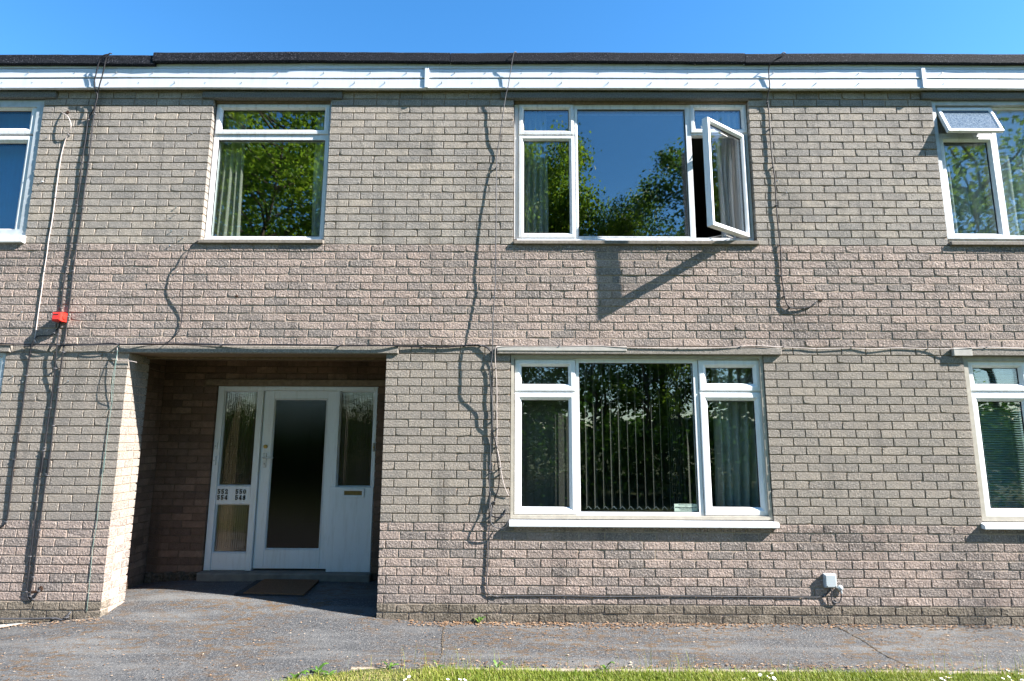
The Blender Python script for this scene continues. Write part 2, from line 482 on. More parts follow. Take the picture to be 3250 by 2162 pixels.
g = MB()
edge = [(x, lawn_edge(x)) for x in [9.0] + [8 - 0.25 * i for i in range(53)]]
edge = [e for e in edge if e[1] > -4.0]
pl = [(x, y, ground_z(x, max(y, -1.0)) + 0.006) for x, y in edge] + [(edge[-1][0] - .05, -4.3, 0.006)]
for a, b in zip(pl, pl[1:]):
    g.face([a, b, (b[0], -4.3, .006), (a[0], -4.3, .006)][::-1] if False else [a, (a[0], -4.3, .006), (b[0], -4.3, .006), b])
g.face([(-500, -4.3, .006), (9, -4.3, .006), (9, -500, -2), (-500, -500, -2)][::-1])
g.face([(9, -1.0, .006), (9, -4.3, .006), (9, -500, -2), (500, -500, -2), (500, -1, .006)])
g.face([(-500, 1.0, -.08), (-9, 1.0, -.08), (-9, -4.3, .006), (-500, -4.3, .006)][::-1])
tag(g.build('lawn', MAT['turf']), kind='structure')

g = MB()
x = -1.12
while x < 8.5:
    L = 0.9 + rnd.uniform(-.02, .02)
    dz = rnd.uniform(-.003, .003)
    g.bbox(x, x + L - .012, -1.042 + dz, -.998, -.06, .004 + dz, .006)
    x += L
tag(g.build('path_edging', MAT['edging']), kind='structure')

g = MB()
slab = [(-9, .02), (-4.13, .02), (-4.24, -.06), (-4.42, -.13), (-4.7, -.2), (-5.2, -.34), (-9, -1.4)]
def slab_y(x):
    for (xa, ya), (xb, yb) in zip(slab[1:], slab[2:]):
        if xb <= x <= xa: return lerp(ya, yb, (xa - x) / (xa - xb))
    return .02
sx = [-4.13 - .1 * k for k in range(45)]
for a, b in zip(sx, sx[1:]):
    for k in range(4):
        q = [(x, lerp(.02, slab_y(x), v)) for x, v in ((a, k / 4), (b, k / 4), (b, (k + 1) / 4), (a, (k + 1) / 4))]
        g.face([(x, y, ground_z(x, y) + .010) for x, y in q])
tag(g.build('paving', MAT['concrete_pale']), kind='structure')

# far hills, seen only as reflections in the panes
g = MB()
prev = None
for i in range(61):
    a = math.radians(-80 + 160 * i / 60)
    h = 6 + 3 * math.sin(i * .37) + 2 * math.sin(i * .9 + 1)
    x, y = 420 * math.sin(a), -420 * math.cos(a)
    cur = [(x * .7, y * .7, -3), (x * .82, y * .82, h * .7), (x, y, h + 4), (x * 1.1, y * 1.1, -4)]
    if prev:
        for k in range(3): g.face([prev[k], cur[k], cur[k + 1], prev[k + 1]])
    prev = cur
tag(g.build('hills', MAT['hill'], smooth=True), kind='structure')

# ================================================================== THE BUILDING
house = empty('apartment_building', 'two storey grey and pink brick flats with white windows and a flat roof', 'building')

XL, XR = -6.75, 6.75
BH, JT = 0.065, 0.010
UP_Z0, UP_Z1, LO_Z0, LO_Z1 = 3.375, 4.875, 0.825, 2.325
W1 = (-3.01, -1.835); W2 = (-.027, 2.290); W3 = (4.095, 6.42); W0 = (-8.0, -4.70)
W5 = (-.048, 2.277); W6 = (4.100, 6.42); W7 = (-8.0, -4.718); PO = (-3.575, -1.190)
OPEN = [(*W1, UP_Z0, UP_Z1), (*W2, UP_Z0, UP_Z1), (*W3, UP_Z0, UP_Z1), (*W0, UP_Z0, UP_Z1),
        (*W5, LO_Z0, LO_Z1), (*W6, LO_Z0, LO_Z1), (*W7, LO_Z0, LO_Z1), (*PO, -.5, LO_Z1)]
LINT_UP = [(-3.125, -1.722), (-.163, 2.432), (3.988, 6.75), (-6.75, -4.572)]
LINT_LO = [(-3.668, -1.073), (-.178, 2.443), (3.995, 6.75), (-6.75, -4.66)]

def intervals(z0, z1, lintels=True):
    zm = (z0 + z1) / 2
    cuts = [(a, b) for a, b, c, d in OPEN if c < zm < d]
    if lintels:
        if 4.875 < zm < 4.95: cuts += LINT_UP
        if 2.325 < zm < 2.40: cuts += LINT_LO
    cuts.sort()
    out, x = [], XL
    for a, b in cuts:
        if a > x + .02: out.append((x, a))
        x = max(x, b)
    if x < XR - .02: out.append((x, XR))
    return out

def brick_shape(rough, w, h, depth, rr):
    """one brick: local x along, y outward negative, z up; front face at y = 0"""
    j = .0030 if rough else .0012
    hw, hh = w / 2, h / 2
    ring = [(-hw, -hh), (-hw * .34, -hh), (hw * .34, -hh), (hw, -hh), (hw, 0), (hw, hh), (hw * .34, hh), (-hw * .34, hh), (-hw, hh), (-hw, 0)]
    ins = .0024 if rough else .0015
    front, edge, back = [], [], []
    for k, (x, z) in enumerate(ring):
        corner = k in (0, 3, 5, 8)
        chip = rr.random() < (.09 if rough else .05) and corner
        ic = ins + rr.uniform(0, j) + (rr.uniform(.004, .012) if chip else 0)
        sx = -1 if x > 1e-6 else (1 if x < -1e-6 else 0); sz = -1 if z > 1e-6 else (1 if z < -1e-6 else 0)
        if not corner and abs(x) < hw - 1e-6: sx = 0
        front.append((x + sx * ic + rr.uniform(-j, j) * .3, rr.uniform(-.0012, .0012) if rough else 0.0, z + sz * ic + rr.uniform(-j, j) * .4))
        ex = (.006 if chip else 0)
        edge.append((x + sx * (rr.uniform(0, j * .5) + ex), .0011 + rr.uniform(0, .0006), z + sz * (rr.uniform(0, j * .5) + ex)))
        back.append((x, depth, z))
    n = len(ring)
    vs = front + edge + back
    fs = [tuple(range(n))]
    for k in range(n):
        c = (k + 1) % n
        fs.append((k + n, c + n, c, k)); fs.append((k + 2 * n, c + 2 * n, c + n, k + n))
    return vs, fs

rows = []       # (row index, x0, x1, zc, kind)
def row_kind(i):
    if i <= 20: return 'grey'
    if i == 21: return 'grey'
    if i <= 34: return 'pink'
    if i <= 55: return 'tan'
    if i <= 64: return 'pink'
    return 'base'
for i in range(0, 69):
    zt = 4.95 - (i - 1) * .075
    zc = zt - .0375
    kd = row_kind(i)
    for a, b in intervals(zt - .075, zt):
        if kd in ('grey', 'tan'):
            first = .215 if i % 2 == 0 else .1025
            x = a
            if a <= XL + .01: x = a - .1 * (i % 2)
        else:
            x = a; ph = ((XL + (i % 2) * .1125 + rnd.uniform(-.012, .012)) - a) % .225
            first = ph - JT if ph > .05 else ph + .225 - JT
        n = 0
        while x < b - .03:
            L = first if n == 0 else .215 + rnd.uniform(-.0035, .0035)
            x1 = x + L
            if b - x1 < .06: x1 = b
            x1 = min(x1, b)
            rows.append([i, x, x1, zc + rnd.uniform(-.0012, .0012), kd])
            x = x1 + JT; n += 1

def cam_depth(x, y, z):
    return (Vector((x, y, z)) - cam.location).dot(FWD)
cam_loc = Vector((0, -5.3233, 1.5919)); cam.location  # camera position is set above
def in_frame(x, z):
    d = Vector((x, 0, z)) - cam_loc
    w = d.dot(FWD); u, v = d.dot(RIGHT) / w, d.dot(DOWN) / w
    return abs(u) < .87 and abs(v) < .575, w

full = []
for k, (i, a, b, z, kd) in enumerate(rows):
    ok, w = in_frame((a + b) / 2, z)
    if ok and b - a > .19 and z > .03: full.append((w, k))
full.sort()
single = set(k for w, k in full[:300])

KM = {'grey': 'brick_grey', 'tan': 'brick_tan', 'pink': 'brick_pink', 'base': 'brick_base'}
variants = {}
for kd in KM:
    variants[kd] = []
    for q in range(10):
        mb = MB(); vs, fs = brick_shape(kd in ('pink', 'base'), .215, BH, .095, rnd)
        mb.mesh(vs, fs); variants[kd].append(mb.data('brick', MAT[KM[kd]]))
joined = {kd: MB() for kd in KM}
seg_off = {}
row_off = {i: rnd.uniform(-.001, .001) for i in range(-1, 70)}
for k, (i, a, b, z, kd) in enumerate(rows):
    rough = kd in ('pink', 'base')
    sg = (i, int((a + 20 + i * .37) // 1.15))
    if sg not in seg_off: seg_off[sg] = rnd.uniform(-.0035, .0015) if rnd.random() < .5 else 0.0
    y = row_off[i] + (seg_off[sg] + rnd.uniform(-.0016, .0010) if rough else rnd.uniform(-.001, .001))
    cx = (a + b) / 2
    if k in single:
        o = bpy.data.objects.new('brick', variants[kd][rnd.randrange(10)])
        COL.objects.link(o); o.parent = house
        o.location = (cx, y, z); o.scale = ((b - a) / .215, 1, 1)
        o.rotation_euler = (rnd.uniform(-.010, .010) if rough else 0, rnd.uniform(-.004, .004), rnd.uniform(-.004, .004))
    else:
        dep = .095
        if abs(b - PO[0]) < .002 and z < LO_Z1: dep = .1025 if i % 2 else .2125
        vs, fs = brick_shape(rough, b - a, BH, dep, rnd)
        tl = rnd.uniform(-.004, .004)
        joined[kd].mesh([(cx + x, y + yy, z + zz + x * tl) for x, yy, zz in vs], fs, rnd.uniform(.01, .99))

# inner bricks of the porch: left return, side wall, back wall
def lay(mb, org, ud, ndir, length, zlo, zhi, phase, rough, off=0.0):
    """bricks on a vertical plane: org + ud*s, outward ndir"""
    org, ud, ndir = Vector(org), Vector(ud), Vector(ndir)
    for i in range(0, 69):
        zt = 4.95 - (i - 1) * .075; zc = zt - .0375
        if zc < zlo or zc > zhi: continue
        s = 0.0; n = 0
        while s < length - .02:
            L = (.1025 if (i + phase) % 2 else .215) if n == 0 else .215 + rnd.uniform(-.003, .003)
            e = min(s + L, length)
            if length - e < .05: e = length
            vs, fs = brick_shape(rough, e - s, BH, .06, rnd)
            c = org + ud * ((s + e) / 2) - ndir * rnd.uniform(0, .003)
            mb.mesh([tuple(c + ud * x - ndir * y + Vector((0, 0, zc + z))) for x, y, z in vs], fs, rnd.uniform(.01, .99))
            s = e + JT; n += 1
nib = {'tan': MB(), 'pink': MB()}
for i in range(35, 69):
    zt = 4.95 - (i - 1) * .075; zc = zt - .0375
    if zc > LO_Z1: continue
    y0 = .1025 + JT if i % 2 else .2125 + JT
    kd = 'tan' if i <= 55 else 'pink'
    segs = [(y0, .315)] if y0 > .2 else [(y0, .205), (.215, .315)] if rnd.random() < .6 else [(y0, .315)]
    for s, e in segs:
        vs, fs = brick_shape(kd == 'pink', e - s, BH, .06, rnd)
        joined[kd].mesh([(PO[0] - y - rnd.uniform(-.001, .001), (s + e) / 2 + x, zc + z) for x, y, z in vs], fs, rnd.uniform(.01, .99))
brown = MB()
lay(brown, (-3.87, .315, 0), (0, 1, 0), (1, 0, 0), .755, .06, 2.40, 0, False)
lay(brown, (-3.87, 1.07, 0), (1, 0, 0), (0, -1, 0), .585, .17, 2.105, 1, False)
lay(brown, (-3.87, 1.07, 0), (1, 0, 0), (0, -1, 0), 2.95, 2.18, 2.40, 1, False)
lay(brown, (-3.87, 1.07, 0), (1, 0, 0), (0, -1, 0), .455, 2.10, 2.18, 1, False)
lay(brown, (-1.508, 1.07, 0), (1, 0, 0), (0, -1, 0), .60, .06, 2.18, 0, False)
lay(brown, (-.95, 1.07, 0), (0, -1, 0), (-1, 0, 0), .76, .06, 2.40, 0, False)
# return of the right porch corner and window reveals
for (x, nd_, z0, z1, kd, y1) in ((PO[1], -1, -.1, LO_Z1, 'tan', .30), (W1[0], 1, UP_Z0, UP_Z1, 'grey', .16)):
    for i in range(0, 69):
        zt = 4.95 - (i - 1) * .075; zc = zt - .0375
        if not (z0 < zc < z1): continue
        k2 = 'pink' if i > 55 else kd
        vs, fs = brick_shape(k2 == 'pink', y1 - .105, BH, .05, rnd)
        joined[k2].mesh([(x + (-y if nd_ > 0 else y), (.105 + y1) / 2 + (u if nd_ > 0 else -u), zc + z) for u, y, z in vs], fs, rnd.uniform(.01, .99))

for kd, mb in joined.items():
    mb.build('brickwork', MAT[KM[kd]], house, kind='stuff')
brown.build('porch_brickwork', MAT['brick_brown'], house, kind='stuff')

# mortar bodies behind the bricks
def slab_band(mb, z0, z1, yf):
    for a, b in intervals(z0, z1, False):
        ea = .006 if a > XL + .01 else 0; eb = .006 if b < XR - .01 else 0
        mb.box(a - 0 + ea * 1, b - eb, yf, .30, z0, z1)
m1, m2 = MB(), MB()
slab_band(m2, -.30, .825, .0045)
slab_band(m1, .825, 2.325, .0072)
slab_band(m1, 2.325, 2.40, .0072)
slab_band(m2, 2.40, 3.375, .0042)
slab_band(m1, 3.375, 4.875, .0072)
slab_band(m1, 4.875, 5.03, .0072)
m1.build('mortar', MAT['mortar'], house)
m2.build('mortar', MAT['mortar_pale'], house)
mb = MB()
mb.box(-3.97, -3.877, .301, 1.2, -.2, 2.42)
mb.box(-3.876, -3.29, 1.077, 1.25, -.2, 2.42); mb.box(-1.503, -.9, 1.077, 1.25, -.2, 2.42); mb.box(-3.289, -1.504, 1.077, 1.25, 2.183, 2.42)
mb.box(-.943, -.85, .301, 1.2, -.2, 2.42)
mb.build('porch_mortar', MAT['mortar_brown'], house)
# crumbling plinth left of the step
mb = MB()
for k in range(9):
    x = -3.86 + k * .065
    mb.bbox(x, x + .07, 1.045 + rnd.uniform(-.012, .012), 1.08, .02, .15 + rnd.uniform(-.02, .012), .012)
mb.build('plinth', MAT['earth'], house)

# lintels
def lintel(x0, x1, z0, z1, p, mat, pale=None):
    mb = MB(); mb.bbox(x0, x1, -p, .10, z0, z1, .006)
    o = mb.build('lintel', MAT[mat], house)
    if pale:
        mb = MB(); mb.bbox(pale[0], pale[1], -p - .005, -p + .02, z0 + (.028 if pale[1] - pale[0] > .3 else -.003), z1 + .004, .004)
        mb.build('repair_patch', MAT['concrete_pale'], o)
    return o
for a, b in LINT_UP: lintel(a + .006, b - .006, 4.874, 4.944, .022, 'concrete_dark')
lintel(-3.662, -1.079, 2.323, 2.391, .02, 'concrete')
lintel(-.172, 2.437, 2.323, 2.391, .03, 'concrete', (-.170, 1.02))
lintel(4.001, 6.75, 2.323, 2.391, .03, 'concrete', (3.999, 4.17))
lintel(-6.75, -4.666, 2.323, 2.391, .03, 'concrete')
mb = MB(); mb.box(-3.9, -.9, .102, 1.2, 2.385, 2.45); mb.build('porch_ceiling', MAT['timber_brown'], house)
mb = MB(); mb.box(-3.57, -1.195, .03, .26, 2.322, 2.38); mb.box(-3.57, -1.195, .26, .285, 2.30, 2.38); mb.build('soffit_board', MAT['timber_brown'], house)

# eaves
mb = MB(); mb.box(XL, XR, -.04, .01, 4.972, 5.24); mb.build('eaves_batten', MAT['timber_brown'], house)
screw_mb = MB()
n_ = 8
screw_mb.tube([(0, 0, 0), (0, -.008, 0)], .006, 7)
screw_me = screw_mb.data('screw', MAT['steel'])
def fascia_seg(x0, x1, wob):
    for (z0, z1, y0) in ((4.955, 5.062, -.062), (5.066, 5.165, -.062), (5.169, 5.245, -.056)):
        mb = MB()
        n = max(2, int((x1 - x0) / .35)); vs = []
        for k in range(n + 1):
            x = lerp(x0, x1, k / n); w = wob * .004 * math.sin(x * 1.7 + z0 * 9)
            vs += [(x, -.03, z0 + w), (x, y0 + .004, z0 + w), (x, y0, z0 + .004 + w), (x, y0, z0 + .012 + w), (x, y0 + .006, z0 + .015 + w), (x, y0 + .005, z1 - .012 + w), (x, y0 + .011, z1 + w), (x, -.03, z1 + w)]
        fs = []
        for k in range(n):
            for q in range(7): fs.append((k * 8 + q, k * 8 + q + 1, k * 8 + q + 9, k * 8 + q + 8)[::-1])
        fs.append(tuple(range(8))); fs.append(tuple(n * 8 + q for q in range(8))[::-1])
        mb.mesh(vs, [f[::-1] for f in fs])
        o = mb.build('fascia_board', MAT['fascia'], house)
        x = x0 + rnd.uniform(.12, .3)
        while x < x1 - .08:
            if abs(x) < 5.2:
                s = bpy.data.objects.new('screw', screw_me); COL.objects.link(s); s.parent = o
                s.location = (x, y0 + .006, lerp(z0, z1, .55)); s.scale = (.8, rnd.choice((.5, .7, 1.4, 2.2)), .8)
            x += rnd.choice((.30, .36, .42, .46)) * (1 if z0 < 5.16 else 1.6)
fascia_seg(XL, -.889, 1.0); fascia_seg(-.885, 3.995, .5); fascia_seg(3.999, XR, 1.0)
for x in (-.887, 3.997):
    mb = MB(); mb.bbox(x - .02, x + .02, -.071, -.05, 4.957, 5.175, .003); mb.build('cover_strip', MAT['fascia'], house)
def felt_seg(x0, x1, dz, dy):
    mb = MB(); n = max(2, int((x1 - x0) / .12)); vs = []
    for k in range(n + 1):
        x = lerp(x0, x1, k / n)
        w = dz + .004 * math.sin(x * 2.3) + rnd.uniform(-.0012, .0012); v = dy + rnd.uniform(-.0015, .0015)
        vs += [(x, .0, 5.222 + w), (x, -.088 + v, 5.221 + w + rnd.uniform(-.002, .002)), (x, -.092 + v, 5.228 + w), (x, -.090 + v, 5.315 + w), (x, -.082 + v, 5.326 + w), (x, .02, 5.33 + w)]
    fs = []
    for k in range(n):
        for q in range(5): fs.append((k * 6 + q, k * 6 + q + 1, k * 6 + q + 7, k * 6 + q + 6))
    fs.append(tuple(range(6))[::-1]); fs.append(tuple(n * 6 + q for q in range(6)))
    mb.mesh(vs, fs); mb.build('roof_edging', MAT['felt'], house)
felt_seg(XL, -3.585, -.026, .004); felt_seg(-3.60, -2.146, 0, -.004); felt_seg(-2.141, -.657, .002, 0); felt_seg(-.652, 2.250, -.002, -.001); felt_seg(2.256, XR, -.008, .002)
mb = MB(); mb.box(XL, XR, .021, 6.0, 5.04, 5.28); mb.build('roof', MAT['felt'], house)

# rooms behind the windows
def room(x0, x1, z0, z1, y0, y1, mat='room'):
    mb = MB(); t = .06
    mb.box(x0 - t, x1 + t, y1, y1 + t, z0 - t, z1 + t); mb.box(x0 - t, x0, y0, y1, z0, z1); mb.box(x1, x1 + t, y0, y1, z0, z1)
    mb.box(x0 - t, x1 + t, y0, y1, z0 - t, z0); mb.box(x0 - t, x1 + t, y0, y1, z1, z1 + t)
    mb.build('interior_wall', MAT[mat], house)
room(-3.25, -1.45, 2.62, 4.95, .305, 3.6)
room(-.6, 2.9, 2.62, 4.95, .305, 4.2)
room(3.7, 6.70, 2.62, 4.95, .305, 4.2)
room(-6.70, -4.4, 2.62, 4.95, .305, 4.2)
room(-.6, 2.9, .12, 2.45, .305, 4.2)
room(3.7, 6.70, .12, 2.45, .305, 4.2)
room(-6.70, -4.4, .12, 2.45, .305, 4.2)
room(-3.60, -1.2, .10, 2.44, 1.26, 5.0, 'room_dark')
# outer shell so that nothing shows through from the side
mb = MB(); mb.box(XL, XL + .04, .31, 6.0, -.2, 5.04); mb.box(XR - .04, XR, .31, 6.0, -.2, 5.04); mb.box(XL, XR, 6.001, 6.2, -.2, 5.2)
mb.build('side_wall', MAT['brick_tan'], house)

# ------------------------------------------------------------------ windows
SASH = [(0, .05), (0, -.006), (.004, -.012), (.030, -.014), (.036, -.010), (.050, .004), (.053, .012), (.053, .03)]
SASH_S = [(0, .05), (0, -.006), (.003, -.010), (.020, -.012), (.026, -.009), (.036, .004), (.039, .010), (.039, .03)]
def scaled(prof, y, k=1.0): return [(i * k, y + yy) for i, yy in prof]

def sash(win, x0, x1, z0, z1, y, inset, mat, glass='glass'):
    prof = SASH
    k = inset / .053
    mb = MB(); mb.frame(x0, x1, z0, z1, scaled(prof, y, k))
    mb.build('sash', MAT[mat], win)
    gasket(win, x0 + inset - .001, x1 - inset + .001, z0 + inset - .001, z1 - inset + .001, y + .011)
    pane(win, x0 + inset - .004, x1 - inset + .004, z0 + inset - .004, z1 - inset + .004, y + .017, glass)

def gasket(win, x0, x1, z0, z1, y):
    mb = MB(); mb.frame(x0, x1, z0, z1, [(0, y), (.004, y - .001), (.005, y + .012)]); mb.build('gasket', MAT['gasket'], win)

def pane(win, x0, x1, z0, z1, y, glass='glass', th=.018):
    mb = MB(); mb.box(x0, x1, y, y + th, z0, z1)
    return mb.build('pane', MAT[glass], win)

def bars(win_mb, items, y0, y1, b=.003):
    for x0, x1, z0, z1 in items: win_mb.bbox(x0, x1, y0, y1, z0, z1, b)

def drain(win, x, z, y):
    mb = MB(); mb.bbox(x - .016, x + .016, y - .006, y + .01, z - .006, z + .008, .002); mb.build('drain_cover', MAT['upvc'], win)

def sill_plastic(win, x0, x1, y):
    mb = MB()
    prof = [(-.042, .797), (-.044, .802), (-.044, .830), (-.040, .836), (y + .02, .862), (y + .02, .80), (-.03, .797)]
    vs = []
    for k, x in enumerate((x0, x0 + .006, x1 - .006, x1)):
        s = .96 if k in (0, 3) else 1
        vs += [(x, yy, lerp(.82, zz, s)) for yy, zz in prof]
    n = len(prof); fs = [tuple(range(n))[::-1], tuple(3 * n + q for q in range(n))]
    for k in range(3):
        for q in range(n): fs.append((k * n + q, k * n + (q + 1) % n, (k + 1) * n + (q + 1) % n, (k + 1) * n + q)[::-1])
    mb.mesh(vs, [f[::-1] for f in fs]); return mb.build('sill', MAT['upvc'], win)

def sill_timber(win, x0, x1, y):
    mb = MB(); mb.bbox(x0, x1, -.024, y + .03, 3.377, 3.412, .004); mb.build('sill', MAT['timber_grey'], win)
    mb = MB(); mb.bbox(x0 + .03, x1 - .03, y - .016, y + .03, 3.413, 3.446, .003); mb.build('cill_upstand', MAT['upvc_old'], win)

# --- ground floor, middle (three lights)
y = .045
fr = MB()
bars(fr, [(-.008, 2.266, .862, .890), (-.008, 2.266, 2.282, 2.300), (.556, .586, .890, 2.282), (1.638, 1.684, .890, 2.282), (-.010, .555, 1.973, 1.988), (1.685, 2.262, 1.980, 1.995),
          (.5862, 1.6378, .8902, .916), (.5862, 1.6378, 2.252, 2.2818), (-.012, -.0082, .862, 2.30), (2.2662, 2.270, .862, 2.30)], y, y + .06)
win = fr.build('window', MAT['upvc'], house)
mb = MB(); mb.frame(-.044, 2.274, .858, 2.322, [(0, .06), (0, .012), (.004, .008), (.03, .010), (.031, .05)]); mb.build('jamb', MAT['jamb'], win)
sash(win, -.007, .552, 1.989, 2.280, y, .065, 'upvc', 'glass_low')
sash(win, -.007, .552, .892, 1.971, y, .065, 'upvc', 'glass_low')
sash(win, 1.690, 2.260, 1.996, 2.281, y, .070, 'upvc', 'glass_low')
sash(win, 1.688, 2.260, .892, 1.979, y, .072, 'upvc', 'glass_low')
gasket(win, .5864, 1.6376, .9162, 2.2518, y + .006)
pane(win, .584, 1.640, .914, 2.254, y + .02, 'glass_low')
sill_plastic(win, -.050, 2.305, y)
for x in (.25, .95, 1.98): drain(win, x, .876, y)
mb = MB(); mb.bbox(.92, 1.36, .030, .06, 2.296, 2.309, .003); mb.build('trickle_vent', MAT['jamb'], win)

win['label'] = 'wide ground floor window with four small openers and a white sill'

# --- ground floor, right
fr = MB()
bars(fr, [(4.150, 6.40, .862, .890), (4.150, 6.40, 2.287, 2.302), (4.702, 4.735, .890, 2.287), (5.78, 5.82, .890, 2.287), (4.150, 4.70, 1.985, 2.004), (4.7352, 5.7798, .8902, .916), (4.7352, 5.7798, 2.255, 2.2868)], y, y + .06)
win = fr.build('window', MAT['upvc'], house)
mb = MB(); mb.frame(4.104, 6.416, .858, 2.322, [(0, .06), (0, .012), (.004, .008), (.044, .010), (.045, .05)]); mb.build('jamb', MAT['jamb'], win)
sash(win, 4.155, 4.698, 2.006, 2.285, y, .066, 'upvc', 'glass_low'); sash(win, 4.155, 4.698, .893, 1.983, y, .072, 'upvc', 'glass_low')
sash(win, 5.825, 6.38, 2.006, 2.285, y, .066, 'upvc', 'glass_low'); sash(win, 5.825, 6.38, .893, 1.983, y, .072, 'upvc', 'glass_low')
pane(win, 4.733, 5.782, .914, 2.257, y + .02, 'glass_low')
sill_plastic(win, 4.086, 6.44, y)
drain(win, 4.40, .876, y)

win['label'] = 'ground floor window at the far end of the wall with a venetian blind behind'

# --- ground floor, far left (only its edge shows)
fr = MB(); bars(fr, [(-6.7, -4.76, .862, .89), (-6.7, -4.76, 2.287, 2.302), (-4.80, -4.762, .89, 2.287)], y, y + .06)
win = fr.build('window', MAT['upvc'], house)
mb = MB(); mb.frame(-6.74, -4.722, .858, 2.322, [(0, .06), (0, .012), (.004, .008), (.034, .010), (.035, .05)]); mb.build('jamb', MAT['jamb_grey'], win)
pane(win, -6.7, -4.80, .886, 2.29, y + .02, 'glass_low'); sill_plastic(win, -6.74, -4.70, y)

win['label'] = 'ground floor window cut off by the picture edge, only its grey jamb in view'

# --- upper floor, middle (three lights, right casement open)
y = .055
fr = MB()
bars(fr, [(-.020, 2.287, 3.448, 3.466), (-.020, 2.287, 4.836, 4.852), (-.020, .0238, 3.466, 4.836), (.573, .606, 3.466, 4.836), (1.677, 1.730, 3.466, 4.836), (2.262, 2.287, 3.466, 4.836),
          (.0242, .5728, 4.513, 4.524), (1.7302, 2.2618, 4.524, 4.546), (.6062, 1.6768, 3.4662, 3.480), (.6062, 1.6768, 4.802, 4.8358)], y, y + .06)
win = fr.build('window', MAT['upvc_old'], house)
sash(win, .025, .571, 4.524, 4.848, y, .050, 'upvc_old'); sash(win, .025, .571, 3.462, 4.512, y, .050, 'upvc_old')
sash(win, 1.727, 2.284, 4.546, 4.848, y, .050, 'upvc_old')
pane(win, .604, 1.679, 3.478, 4.804, y + .02)
gasket(win, .6064, 1.6766, 3.4802, 4.8018, y + .006)
mb = MB(); mb.box(.585, .595, y - .004, y, 3.47, 4.83); mb.build('mullion_trim', MAT['upvc'], win)
hx, hy, fx, fy = 2.243, .038, 1.767, -.303
ang = math.atan2(fy - hy, fx - hx)
XF = Matrix.Translation((hx, hy, 0)) @ Matrix.Rotation(ang - math.pi, 4, 'Z')
wlen = math.hypot(fx - hx, fy - hy)
mb = MB(); mb.frame(-wlen, 0, 3.462, 4.516, [(0, .055), (0, 0), (.004, -.006), (.028, -.008), (.033, -.004), (.046, .010), (.048, .016), (.048, .040), (.040, .058), (0, .055)], xf=XF); mb.build('open_sash', MAT['upvc'], win)
mb = MB()
vs = [tuple(XF @ Vector(v)) for v in [(-wlen + .046, .018, 3.508), (-.046, .018, 3.508), (-.046, .036, 3.508), (-wlen + .046, .036, 3.508), (-wlen + .046, .018, 4.470), (-.046, .018, 4.470), (-.046, .036, 4.470), (-wlen + .046, .036, 4.470)]]
mb.mesh(vs, [(0, 3, 2, 1), (4, 5, 6, 7), (0, 1, 5, 4), (1, 2, 6, 5), (2, 3, 7, 6), (3, 0, 4, 7)]); mb.build('pane', MAT['glass_clear'], win)
mb = MB(); mb.frame(-wlen + .047, -.047, 3.509, 4.469, [(0, .016), (.004, .015), (.005, .03)], xf=XF); mb.build('gasket', MAT['gasket'], win)
for z in (3.468, 4.512):
    mb = MB(); mb.tube([(2.10, .07, z), (1.98, -.02, z + .001)], .006, 5); mb.tube([(1.85, .07, z), (2.02, -.04, z + .004)], .005, 5); mb.build('friction_stay', MAT['steel'], win)
sill_timber(win, -.022, 2.302, y)
mb = MB(); mb.box(-.02, 2.285, .03, .09, 4.8535, 4.872); mb.build('head_filler', MAT['timber_brown'], win)

win['label'] = 'three light upper window with its right casement standing open'

# --- upper floor, left of middle (one light under one vent)
fr = MB()
bars(fr, [(-3.004, -1.850, 3.446, 3.470), (-3.004, -1.850, 4.838, 4.850), (-3.004, -2.956, 3.470, 4.838), (-1.896, -1.850, 3.470, 4.838), (-2.9558, -1.8962, 4.466, 4.520)], y, y + .06)
win = fr.build('window', MAT['upvc_old'], house)
sash(win, -2.992, -1.862, 4.524, 4.846, y, .056, 'upvc_old')
pane(win, -2.958, -1.894, 3.468, 4.468, y + .02)
gasket(win, -2.9556, -1.8964, 3.4702, 4.4658, y + .006)
sill_timber(win, -3.035, -1.832, y)
mb = MB(); mb.box(-1.8495, -1.838, .02, .1, 3.45, 4.87); mb.build('jamb', MAT['jamb_grey'], win)
mb = MB(); mb.box(-3.0, -1.85, .03, .09, 4.8515, 4.872); mb.build('head_filler', MAT['timber_brown'], win)

win['label'] = 'narrow upper window with one large pane under a shallow vent'

# --- upper floor, right (top vent pushed open)
fr = MB()
bars(fr, [(4.140, 6.40, 3.448, 3.466), (4.140, 6.40, 4.836, 4.852), (4.140, 4.156, 3.466, 4.836), (4.690, 4.735, 3.466, 4.836), (5.78, 5.82, 3.466, 4.836), (4.1562, 4.6898, 4.512, 4.548), (4.7352, 5.7798, 3.4662, 3.48), (4.7352, 5.7798, 4.806, 4.8358)], y, y + .06)
win = fr.build('window', MAT['upvc_old'], house)
mb = MB(); mb.frame(4.099, 6.416, 3.446, 4.870, [(0, .06), (0, .02), (.004, .014), (.040, .016), (.041, .05)]); mb.build('jamb', MAT['jamb_grey'], win)
sash(win, 4.158, 4.690, 3.464, 4.511, y, .054, 'upvc_old', 'glass_low')
pane(win, 4.733, 5.782, 3.478, 4.808, y + .02, 'glass_low')
sash(win, 5.825, 6.38, 3.464, 4.84, y, .054, 'upvc_old')
XF = Matrix.Translation((0, .042, 4.815)) @ Matrix.Rotation(-math.radians(21), 4, 'X')
mb = MB(); mb.frame(4.166, 4.702, -.335, 0, [(0, .026), (0, 0), (.003, -.004), (.026, -.005), (.034, -.001), (.038, .003), (.039, .022), (.036, .027), (0, .026)], xf=XF); mb.build('open_vent', MAT['upvc'], win)
